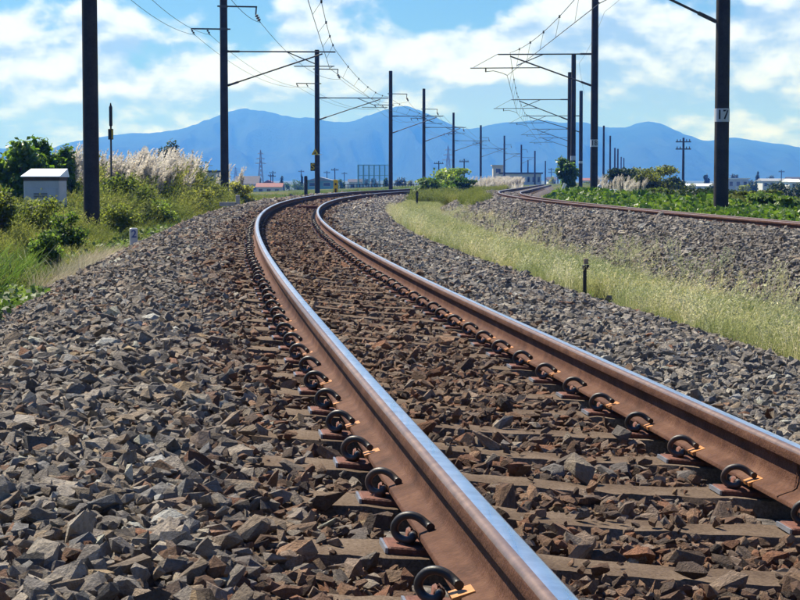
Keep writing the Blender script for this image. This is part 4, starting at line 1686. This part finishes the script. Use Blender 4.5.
# pale grass in the dip between the tracks
GR_E = lambda y: c2(y) - 3.3
X, Y, t = rand_area(13500, 8, 98, lambda y: c1(y) + 2.68, GR_E, 1.1)
h = np.interp(Y, [9, 22, 60], [.235, .26, .27]) * (0.8 + 0.4 * vnoise(X * .8 + 60, Y * .45 + 60, 51)) * np.clip(.55 + 2.6 * np.minimum(t, 1 - t), .5, 1)
clear = (np.abs(X - 1.93) < .14) & (Y > 16.8) & (Y < 19.4)
keep = ~clear & (RNG.random(len(X)) < np.clip((.55 + .8 * vnoise(X * 1.5 + 60, Y * .7 + 60, 52)) * np.clip(2.6 * (1.08 - t), .15, 1), 0, 1))
veg('verge_grass', X[keep], Y[keep], 1.1 * h[keep], C_GRASS, 'pale yellow-green grass in the dip between the two ballast banks', 'grass', z=surf_z(X[keep], Y[keep]))
# sparse feathery stalks straying up the far slope
X, Y, t = rand_area(2800, 9, 70, lambda y: c1(y) + 2.6, lambda y: c2(y) - 2.7, 1.2)
k = RNG.random(len(X)) < np.clip(1.25 - t * 1.05, .1, 1)
X, Y = X[k], Y[k]
k = ~((np.abs(X - 1.93) < .16) & (Y > 16.0) & (Y < 19.4))
X, Y = X[k], Y[k]
veg('feathery_grass', X, Y, .40 * RNG.uniform(.6, 1.25, len(X)), C_WISP, 'sparse taller feathery grass stalks straying up the slope of the second track', 'grass', z=surf_z(X, Y))
# a greener undergrowth
X, Y, t = rand_area(1700, 9, 95, lambda y: c1(y) + 2.75, lambda y: GR_E(y) - .15, 1.1)
veg('verge_undergrowth', X, Y, 0.17 * RNG.uniform(.7, 1.2, len(X)), C_GREEN, 'greener undergrowth among the pale grass between the tracks', 'grass', z=surf_z(X, Y))


# left bank
def left_h(X, Y):
    dl = c1(Y) - X
    g = np.interp(Y, [10, 20, 30, 45, 60, 70, 80, 110], [.3, .42, .55, .62, 1.2, 1.05, .3, .22])
    return g * np.clip((dl - 2.2) / 2.6, .25, 1) * (0.25 + 1.0 * vnoise(X * .5 + 60, Y * .18 + 60, 61) + 0.6 * vnoise(X * 1.3 + 60, Y * .5 + 60, 62))


X, Y, t = rand_area(23000, 13, 115, lambda y: c1(y) - 2.7, lambda y: c1(y) - 13.5)
veg('weeds', X, Y, left_h(X, Y), C_WEED, 'tall olive weeds covering the bank left of the near track', 'weeds', widen=1.0)
X, Y, t = rand_area(5500, 12, 100, lambda y: c1(y) - 2.6, lambda y: c1(y) - 9.0, .9)
k = RNG.random(len(X)) < np.clip(2.4 * vnoise(X * .45 + 60, Y * .16 + 60, 63) - .6, 0, 1)
veg('broad_grass', X[k], Y[k], .75 * left_h(X[k], Y[k]) + .08, C_GREEN, 'broad green grass leaves mixed into the weeds on the left bank', 'grass')
# bright blades at the far left edge of the picture
X, Y, t = rand_area(420, 16, 26, lambda y: c1(y) - 3.6, lambda y: c1(y) - 5.4)
veg('reed_grass', X, Y, .6 + 0 * X, C_GREEN, 'bright reed-like grass at the left edge in front of the weeds', 'grass')
# dry bent grass
X, Y, t = rand_area(420, 21.5, 30, lambda y: c1(y) - 2.55, lambda y: c1(y) - 3.3)
veg('dry_grass', X, Y, .42 + 0 * X, C_DRY, 'dry bleached grass bent over at the foot of the left ballast', 'grass')
X, Y, t = rand_area(260, 30, 42, lambda y: c1(y) - 2.5, lambda y: c1(y) - 2.9)
veg('dry_grass', X, Y, .3 + 0 * X, C_DRY, 'sparser dry grass by the number 2 post', 'grass')
# creeper at the toe of the ballast
X, Y, t = rand_area(330, 13.5, 21, lambda y: c1(y) - 2.65, lambda y: c1(y) - 4.6)
veg('creeper', X, Y, 1.0 + 0 * X, C_CREEP, 'low bright green creeper leaves spilling onto the ballast at lower left', 'creeper', z=ground_z(X, Y) + .06)
X, Y, t = rand_area(500, 30, 66, lambda y: c1(y) - 2.5, lambda y: c1(y) - 4.2)
veg('creeper', X, Y, 1.0 + 0 * X, C_CREEP, 'scattered creeper leaves along the ballast edge by the white posts', 'creeper', z=ground_z(X, Y) + .05)

# bright vines on the far side of the second track
X, Y, t = rand_area(4200, 26, 84, lambda y: c2(y) + 1.5, lambda y: c2(y) + 3.6)
hh = .35 + 1.1 * vnoise(X * .5 + 60, Y * .2 + 60, 71)
veg('ground_vines', X, Y, hh, C_KUDZU, 'bright green vine leaves carpeting the verge beyond the second track', 'vines')
X, Y, t = rand_area(5000, 30, 180, lambda y: c2(y) + 5.5, lambda y: c2(y) + 24)
veg('field_weeds', X, Y, .25 + .2 * RNG.random(len(X)), C_WEED, 'rough grass sloping away behind the vines at right', 'weeds')
X, Y, t = rand_area(2500, 100, 260, lambda y: c1(y) - 3.0, lambda y: c1(y) - 9)
veg('far_weeds', X, Y, .18 + .15 * RNG.random(len(X)), C_GREEN, 'low green weeds along the outside of the far curve', 'weeds')
X, Y, t = rand_area(2600, 92, 190, lambda y: c1(y) + 2.6, lambda y: c2(y) - 2.8)
veg('far_grass', X, Y, .5 + .3 * RNG.random(len(X)), C_WEED, 'weeds in the gap between the tracks beyond the railing', 'weeds')


X, Y, t = rand_area(900, 64, 150, lambda y: c2(y) - 2.5, lambda y: c2(y) - 1.6)
veg('shoulder_weeds', X, Y, .34 * RNG.uniform(.6, 1.2, len(X)), C_WEED, 'low weeds along the near shoulder of the second track where it bends away', 'weeds', z=surf_z(X, Y))
# pampas grass: stems with feathery plumes
def pampas_mesh(seed, n=16, h=2.0):
    r = np.random.default_rng(seed)
    V, F = [], []
    for i in range(n):
        a = r.uniform(0, 6.283)
        x, y = math.cos(a) * .25 * r.random(), math.sin(a) * .25 * r.random()
        hh = h * r.uniform(.7, 1.05)
        dx, dy = r.normal(.30, .16) * hh * .5, r.normal(0, .16) * hh * .5
        m = 60
        t = r.random(m)
        base = np.stack([x + dx * (.62 + .38 * t) ** 2, y + dy * (.62 + .38 * t) ** 2, hh * (.66 + .34 * t - .05 * t * t)], 1)
        dd = r.normal(0, .35, (m, 3)) + np.array([dx * .9 + .25, dy * .9, .55])
        dd /= np.linalg.norm(dd, axis=1, keepdims=True)
        e = np.cross(dd, r.normal(size=(m, 3)))
        e /= np.linalg.norm(e, axis=1, keepdims=True)
        L_ = (.15 * r.uniform(.6, 1.2, m) * (1.1 - .6 * t))[:, None]
        for q in range(m):
            b = len(V)
            V += [tuple(base[q]), tuple(base[q] + dd[q] * L_[q] * .5 + e[q] * L_[q] * .11), tuple(base[q] + dd[q] * L_[q]), tuple(base[q] + dd[q] * L_[q] * .5 - e[q] * L_[q] * .11)]
            F.append((b, b + 1, b + 2, b + 3))
        b = len(V)
        for k in range(4):
            u = k / 3 * .8
            c = (x + dx * u * u, y + dy * u * u, hh * u)
            V += [(c[0] - .006, c[1], c[2]), (c[0] + .006, c[1], c[2])]
        for k in range(3):
            F.append((b + 2 * k, b + 2 * k + 1, b + 2 * k + 3, b + 2 * k + 2))
    return np_mesh('pampas', np.array(V), np.array(F))


C_PLUME = proto_collection('pampas_clumps', [pampas_mesh(800 + i) for i in range(5)], L_PLUME)


def plumes(px0, px1, ya, yb, n, hgt, label, zoff=0.0):
    px = RNG.uniform(px0, px1, n)
    Y = RNG.uniform(ya, yb, n)
    X = (px - 400) / FPX * (ya + yb) / 2 + RNG.normal(0, .3, n)
    veg('pampas_grass', X, Y, hgt / 2.0 * np.ones(n), C_PLUME, label, 'pampas grass', z=ground_z(X, Y) + zoff, lean=.06)


plumes(136, 178, 58, 66, 64, 1.75, 'bank of white pampas plumes left of the second mast, behind weeds', .35)
plumes(98, 134, 57, 66, 30, 1.6, 'white pampas plumes around the thin marker pole', .3)
plumes(70, 84, 52, 56, 5, 2.0, 'few pale pampas plumes left of the thick mast', .25)
plumes(230, 236, 84, 90, 4, 1.7, 'small tuft of pampas plumes just right of the second mast', .1)
X, Y, t = rand_area(230, 148, 262, lambda y: c1(y) + 2.9, lambda y: c2(y) - 2.7)
veg('pampas_grass', X, Y, .72 + 0 * X, C_PLUME, 'wide bank of cream pampas plumes between the tracks', 'pampas grass', lean=.06)
plumes(600, 626, 96, 112, 26, 1.0, 'tan pampas tuft at the foot of the right-hand bushes', .0)

# bushes and trees on the left
bush_at(-14, 52, 141, 50, L_BUSH, 'large leafy bush behind the grey cabinet at the left edge', 11, 5200, .17, nl=16, name='leafy_bush')
bush_at(48, 84, 150, 52, L_BUSH, 'leafy bush between the cabinet and the thick mast', 12, 2600, .16, nl=10, name='leafy_bush')
bush_at(30, 60, 139, 51, L_BUSH, 'upright shoot of leaves standing above the cabinet', 13, 900, .17, nl=6, name='leafy_bush', trunk_h=.5)
bush_at(156, 186, 145, 120, L_DARK, 'small dark round tree on the skyline behind the pampas plumes', 14, 2600, .22, nl=10, name='dark_tree', cat='tree', shape='round', trunk_h=.3)
bush_at(150, 208, 172, 64, L_OLIVE, 'broad green bush in front of the plumes, left of the second mast', 15, 4200, .12, nl=14)
bush_at(96, 150, 180, 50, L_OLIVE, 'olive bush under the marker pole right of the thick mast', 16, 3600, .10, nl=14)
bush_at(228, 262, 178, 82, L_OLIVE, 'rounded green bush between the second mast and the ballast', 17, 3000, .12, nl=10)
bush_at(200, 224, 176, 70, L_OLIVE, 'light green bush just left of the second mast', 18, 2400, .11, nl=10)
bush_at(2, 60, 196, 36, L_OLIVE, 'feathery olive shrub in front of the grey cabinet', 61, 5200, .055, nl=18)
bush_at(-20, 22, 192, 33, L_OLIVE, 'feathery olive shrub at the left edge beside the cabinet', 62, 4200, .055, nl=16)
bush_at(52, 92, 212, 33, L_GREENBUSH, 'small green shrub below the thick mast', 63, 3600, .055, nl=14)
bush_at(96, 140, 205, 42, L_OLIVE, 'rounded olive shrub right of the thick mast foot', 64, 4200, .065, nl=16)
bush_at(138, 180, 200, 52, L_GREENBUSH, 'green shrub on the slope above the number 2 post', 65, 4200, .075, nl=16)
bush_at(176, 216, 190, 60, L_OLIVE, 'olive shrub at the ballast edge left of the low white post', 66, 4000, .085, nl=16)
bush_at(20, 62, 226, 27, L_GREENBUSH, 'low green shrub above the dry grass at left', 67, 3800, .05, nl=14)
# middle distance
bush_at(424, 474, 168, 128, L_BUSH, 'vine covered bush between the tracks before the sixth mast', 21, 5600, .22, nl=16, name='vine_bush')
bush_at(412, 452, 180, 120, L_KUDZU, 'low bright vine mound left of the dark bush', 22, 2600, .22, nl=10, name='vine_bush', zb=-1.3)
bush_at(452, 480, 178, 124, L_KUDZU, 'low bright vine mound right of the dark bush', 23, 1700, .22, nl=8, name='vine_bush', zb=-1.3)
bush_at(556, 577, 157, 119, L_BUSH, 'column of vines climbing the tall bare mast', 24, 3600, .2, nl=14, name='climbing_vine', cat='vine', trunk_h=.1)
bush_at(601, 642, 166, 112, L_DARK, 'dark green bush right of the numbered mast', 25, 4200, .17, nl=14)
bush_at(622, 680, 167, 118, L_OLIVE, 'wide olive bush right of the darker one', 26, 5200, .17, nl=16)
bush_at(662, 688, 176, 135, L_DARK, 'low dark bush at the right end of the bush row', 27, 2600, .17, nl=10)
bush_at(668, 724, 189, 66, L_DARK, 'low trimmed hedge left of the number 17 mast', 28, 3600, .12, nl=16, name='hedge', cat='hedge')
bush_at(636, 676, 190, 68, L_OLIVE, 'low rough hedge under the olive bush', 29, 3000, .12, nl=14, name='hedge', cat='hedge')
bush_at(728, 782, 190, 66, L_OLIVE, 'low olive hedge right of the number 17 mast', 30, 3200, .12, nl=16, name='hedge', cat='hedge')
bush_at(762, 806, 184, 140, L_DARK, 'dark hedge in front of the low house at right', 31, 3000, .17, nl=14, name='hedge', cat='hedge')
bush_at(744, 806, 195, 46, L_KUDZU, 'mound of bright vines at the right edge', 32, 3600, .13, nl=14, name='vine_bush')

# far trees, houses and other things beyond the line
def far_tree(px, ptop, w, Y, lm, label, seed, shape='round', zb=-5.6):
    cx = (px - 400) / FPX * Y
    h = (178.5 - ptop) / FPX * Y - zb
    tree('tree', (cx, Y, zb), h, w / FPX * Y, lm, label, 'tree', seed, 1600, .06 * h, .15, 10, 'distant trees beyond the line', shape)


far_tree(282, 176, 9, 430, L_DARK, 'narrow dark tree right of the white house', 41, 'cone')
far_tree(297, 180, 22, 400, L_LIGHT, 'light green tree behind the stout dark post', 42)
far_tree(290, 182, 14, 405, L_LIGHT, 'lower light green tree beside the white house', 43)
far_tree(302, 174, 6, 420, L_DARK, 'pointed dark tree behind the stout dark post', 44, 'cone')
far_tree(341, 177, 15, 380, L_LIGHT, 'round green tree right of the teal warehouse', 45)
far_tree(371, 177, 16, 480, L_DARK, 'dark tree inside the net cage', 46)
far_tree(400, 178, 14, 420, L_DARK, 'dark tree right of the net cage', 47)
far_tree(411, 179, 12, 430, L_OLIVE, 'olive tree left of the fifth mast', 48)
far_tree(434, 180, 16, 460, L_DARK, 'dark tree group right of the fifth mast', 49)
far_tree(386, 179, 8, 330, L_LIGHT, 'light green tree at the foot of the fourth mast', 50)
far_tree(706, 173, 7, 560, L_DARK, 'slim dark tree with a bushy head left of the number 17 mast', 51, 'round')
far_tree(733, 173, 12, 620, L_DARK, 'dark tree above the pale blue building', 52)
far_tree(757, 171, 9, 560, L_DARK, 'pointed dark tree between the two right-hand buildings', 53, 'cone')
far_tree(750, 176, 8, 580, L_DARK, 'small dark tree beside the pointed one', 54)
far_tree(770, 176, 12, 640, L_DARK, 'low dark tree behind the house at right', 55)
for i, (px, pt, w_, Y_, lb) in enumerate(((634, 181, 22, 330, 'left of the tall utility pole'), (690, 181, 20, 300, 'in front of the greenhouse end'), (712, 182, 18, 310, 'just left of the number 17 mast'), (741, 183, 22, 300, 'in front of the pale blue hall'), (757, 182, 20, 320, 'between the hall and the low house'), (776, 183, 22, 290, 'before the low house wall'), (796, 183, 20, 300, 'before the small white shed'), (590, 181, 12, 340, 'between the numbered mast and the vine column'))):
    far_tree(px, pt, w_, Y_, (L_DARK, L_OLIVE)[i % 2], 'rounded field-edge tree ' + lb, 70 + i)
far_tree(550, 176, 10, 520, L_OLIVE, 'olive tree at the right end of the long building', 56)
far_tree(491, 175, 14, 330, L_OLIVE, 'olive tree under the beige building block', 57)


def house(name, px0, px1, ptop, peave, Y, wall, roof, label, cat='house', depth=8.0, windows=3, zb=-5.6, group=None, gable='x', win_h=1.0, roofname='roof', rz=0.0):
    x0, x1 = (px0 - 400) / FPX * Y, (px1 - 400) / FPX * Y
    zt, ze = (178.5 - ptop) / FPX * Y, (178.5 - peave) / FPX * Y
    w, H, RH = x1 - x0, ze - zb, max(0.15, zt - ze)
    r = empty(name, ((x0 + x1) / 2, Y, zb), rz, label, cat, group)
    MB().box((0, depth / 2, H / 2), (w, depth, H)).build('wall', wall, r)
    o = 0.35
    mb = MB()
    if gable == 'x':      # ridge runs left-right
        vs = [(-w / 2 - o, -o, H), (w / 2 + o, -o, H), (w / 2 + o, depth + o, H), (-w / 2 - o, depth + o, H), (-w / 2 - o, depth / 2, H + RH), (w / 2 + o, depth / 2, H + RH)]
        fs = [(3, 2, 1, 0), (0, 1, 5, 4), (2, 3, 4, 5), (0, 4, 3), (1, 2, 5)]
    elif gable == 'y':
        vs = [(-w / 2 - o, -o, H), (w / 2 + o, -o, H), (w / 2 + o, depth + o, H), (-w / 2 - o, depth + o, H), (0, -o, H + RH), (0, depth + o, H + RH)]
        fs = [(3, 2, 1, 0), (0, 1, 4), (2, 3, 5), (0, 4, 5, 3), (1, 2, 5, 4)]
    else:                 # flat slab
        vs = [(-w / 2 - o, -o, H), (w / 2 + o, -o, H), (w / 2 + o, depth + o, H), (-w / 2 - o, depth + o, H), (-w / 2 - o, -o, H + RH), (w / 2 + o, -o, H + RH), (w / 2 + o, depth + o, H + RH), (-w / 2 - o, depth + o, H + RH)]
        fs = [(3, 2, 1, 0), (4, 5, 6, 7), (0, 1, 5, 4), (1, 2, 6, 5), (2, 3, 7, 6), (3, 0, 4, 7)]
    mb.add(vs, fs).build(roofname, roof, r)
    for k in range(windows):
        cx = -w / 2 + w * (k + .5) / windows
        fr = MB()
        ww = w / windows * .52
        for dx, sx, dz, sz in ((0, ww, win_h / 2, .08), (0, ww, -win_h / 2, .08), (-ww / 2, .08, 0, win_h - .084), (ww / 2, .08, 0, win_h - .084)):
            fr.box((cx + dx, -.03, H - win_h * 1.0 + dz), (sx, .1, sz))
        f_ = fr.build('window', M_OFFWHITE, r)
        MB().box((cx, -.012, H - win_h * 1.0), (ww - .1, .03, win_h - .1)).build('pane', M_GLASS, f_)
    return r


house('house', 257, 281, 183, 187, 380, M_OFFWHITE, M_ROOFRED, 'low white house with dark windows at the foot of the mountains', windows=3, win_h=.75, zb=-4.6)
house('house', 236, 258, 176, 184, 470, M_CREAM, M_ROOFDARK, 'house with a long dark roof right of the second mast', windows=3)
house('house', 262, 274, 180, 184, 520, M_OFFWHITE, M_ROOFRED, 'reddish roofed house behind the low white house', windows=2, gable='y')
house('flat_building', 190, 224, 170.5, 172.2, 300, M_CREAM, M_ROOFDARK, 'flat dark roofed building above the weeds left of the second mast', 'building', windows=4, gable='flat')
house('warehouse', 306, 334, 177, 181, 430, M_TEAL, M_STEELGREY, 'teal warehouse behind the S mast', 'warehouse', depth=14, windows=2, gable='y', win_h=.8)
house('house', 349, 362, 179, 182, 470, M_OFFWHITE, M_ROOFDARK, 'white house with dark roof left of the net cage', windows=2)
house('long_building', 500, 541, 172.5, 174, 430, M_OFFWHITE, M_ROOFDARK, 'long pale building with dark roof behind the pampas bank', 'building', depth=10, windows=8, gable='flat', win_h=1.3)
house('tower_block', 493, 503, 165, 166, 445, M_CREAM, M_CREAM, 'beige tower block at the left end of the long building', 'building', depth=5, windows=1, gable='flat', win_h=1.2)
house('greenhouse', 688, 716, 183.5, 186, 520, M_WHITE, M_WHITEROOF, 'long white greenhouse left of the number 17 mast', 'greenhouse', depth=10, windows=4, win_h=.7)
house('hall', 727, 748, 178, 179.2, 560, M_CABINET, M_WHITEROOF, 'pale blue-grey hall right of the number 17 mast', 'building', depth=14, windows=3, gable='flat', win_h=1.4)
house('house', 762, 792, 178.5, 181, 520, M_OFFWHITE, M_STEELGREY, 'long low house with a pale roof at the right edge', windows=5, win_h=1.0)
house('shed', 789, 800, 179, 182, 430, M_WHITE, M_WHITEROOF, 'small white shed at the right edge beside the low house', 'shed', windows=1, win_h=.8)
house('house', 788, 812, 177, 180, 700, M_OFFWHITE, M_ROOFDARK, 'dark roofed house behind the white shed', windows=3)
house('house', 548, 556, 177, 180, 640, M_OFFWHITE, M_ROOFDARK, 'small dark roofed house beyond the pampas', windows=2)
house('house', 582, 592, 178, 180.5, 620, M_OFFWHITE, M_ROOFRED, 'small red roofed house glimpsed between the right masts', windows=2)


def pylon(px, ptop, w, Y, label):
    cx = (px - 400) / FPX * Y
    H = (178.5 - ptop) / FPX * Y + 5.6
    bw = w / FPX * Y
    r = empty('transmission_tower', (cx, Y, -5.6), R(15), label, 'transmission tower')
    mb = MB()
    for sx in (-1, 1):
        for sy in (-1, 1):
            mb.tube([(sx * bw / 2, sy * bw / 2, 0), (sx * bw * .12, sy * bw * .12, H * .75), (sx * .1, sy * .1, H)], .16, 4)
    mb.build('leg_frame', M_STEELGREY, r)
    mb = MB()
    for k in range(7):
        z0, z1 = H * .75 * k / 7, H * .75 * (k + 1) / 7
        w0, w1 = bw / 2 * (1 - .76 * k / 7), bw / 2 * (1 - .76 * (k + 1) / 7)
        for sy in (-1, 1):
            mb.tube([(-w0, sy * w0, z0), (w1, sy * w1, z1)], .09, 4)
            mb.tube([(w0, sy * w0, z0), (-w1, sy * w1, z1)], .09, 4)
    mb.build('bracing', M_STEELGREY, r)
    for t in (.66, .78, .9):
        mb = MB()
        L_ = bw * (.95 - .45 * (t - .66) / .24)
        mb.tube([(-L_, 0, H * t), (0, 0, H * (t + .03)), (L_, 0, H * t)], .12, 4)
        mb.tube([(-L_, 0, H * t), (L_, 0, H * t)], .1, 4)
        mb.build('cross_arm', M_STEELGREY, r)


pylon(261, 150, 6, 900, 'tall lattice transmission tower left of the S mast')
pylon(448, 146, 7, 1100, 'lattice transmission tower faint against the mountain behind the bush')
pylon(236, 167, 5, 1300, 'small far lattice tower right of the second mast')


def util_pole(px, ptop, Y, label, arms=2, r_=.16, armw=1.8, zb=-5.6):
    cx = (px - 400) / FPX * Y
    H = (178.5 - ptop) / FPX * Y - zb
    r = empty('utility_pole', (cx, Y, zb), R(random.uniform(-25, 25)), label, 'utility pole', 'utility poles beyond the line')
    MB().lathe((0, 0, 0), [(r_, 0), (r_ * .65, H)], 8).build('shaft', M_POLE, r, smooth=40)
    for k in range(arms):
        mb = MB().box((0, -.1, H - .5 - .9 * k), (armw, .12, .14))
        for dx in (-.8, -.4, .4, .8):
            mb.lathe((dx * armw / 2, -.1, H - .43 - .9 * k), [(.05, 0), (.07, .12), (.04, .25)], 6)
        mb.build('crossarm', M_IRON, r)


util_pole(682.5, 138, 230, 'tall utility pole with crossarms left of the number 17 mast', 2, .2, 1.9)
util_pole(273, 171, 470, 'small utility pole above the white house', 2)
util_pole(271, 174, 520, 'thin utility pole just left of another above the white house', 1)
util_pole(301.5, 170, 560, 'thin utility pole above the light green tree', 1)
util_pole(335, 168, 430, 'utility pole left of the round green tree', 1)
util_pole(327, 171, 520, 'utility pole over the teal warehouse', 1)
util_pole(344.5, 172, 560, 'thin utility pole over the round green tree', 1)
util_pole(438.7, 161, 340, 'utility pole with a transformer left of the vine covered bush', 1)
util_pole(464, 159, 330, 'lamp-topped utility pole right of the sixth mast', 1)
util_pole(780.5, 170, 500, 'thin utility pole above the low house at right', 1)
util_pole(551, 168, 560, 'utility pole beyond the pampas by the olive tree', 2)


def net_cage():
    Y = 440
    x0, x1 = (358 - 400) / FPX * Y, (390 - 400) / FPX * Y
    r = empty('net_cage', (x0, Y, -5.6), 0, 'tall pale green net cage of a practice ground left of the fourth mast', 'net cage')
    W = x1 - x0
    H = (178.5 - 165) / FPX * Y + 5.6
    for k in range(7):
        for yy in (0, 8):
            MB().lathe((W * k / 6, yy, 0), [(.11, 0), (.11, H)], 6).build('post', M_TEAL, r)
    for z in (H, H * .72, H * .45):
        for yy in (0, 8):
            MB().box((W / 2, yy, z), (W + .2, .10, .12)).build('rail', M_TEAL, r)
    mb = MB()
    for k in range(40):
        mb.box((W * k / 40, 0.06, H / 2), (.035, .02, H))
    for k in range(22):
        mb.box((W / 2, 0.085, H * k / 22), (W, .02, .03))
    mb.build('netting', M_TEAL, r)['kind'] = 'stuff'


net_cage()


# dark panel fence along the outside of the far curve
def far_fence():
    Y0 = 240
    a, b_ = at(345, 186, Y0), at(440, 186, Y0 + 20)
    r = empty('field_fence', (a.x, a.y, -1.9), math.atan2(b_.y - a.y, b_.x - a.x), 'dark railing fence beyond the far curve below the net cage', 'fence')
    L_ = math.hypot(b_.x - a.x, b_.y - a.y)
    n = 34
    for k in range(n + 1):
        MB().box((L_ * k / n, 0, .55), (.07, .07, 1.3)).build('post', M_BLACK, r)
    for z in (.35, .75, 1.1):
        MB().box((L_ / 2, -.055, z), (L_, .04, .07)).build('bar', M_BLACK, r)


far_fence()
make_haze()
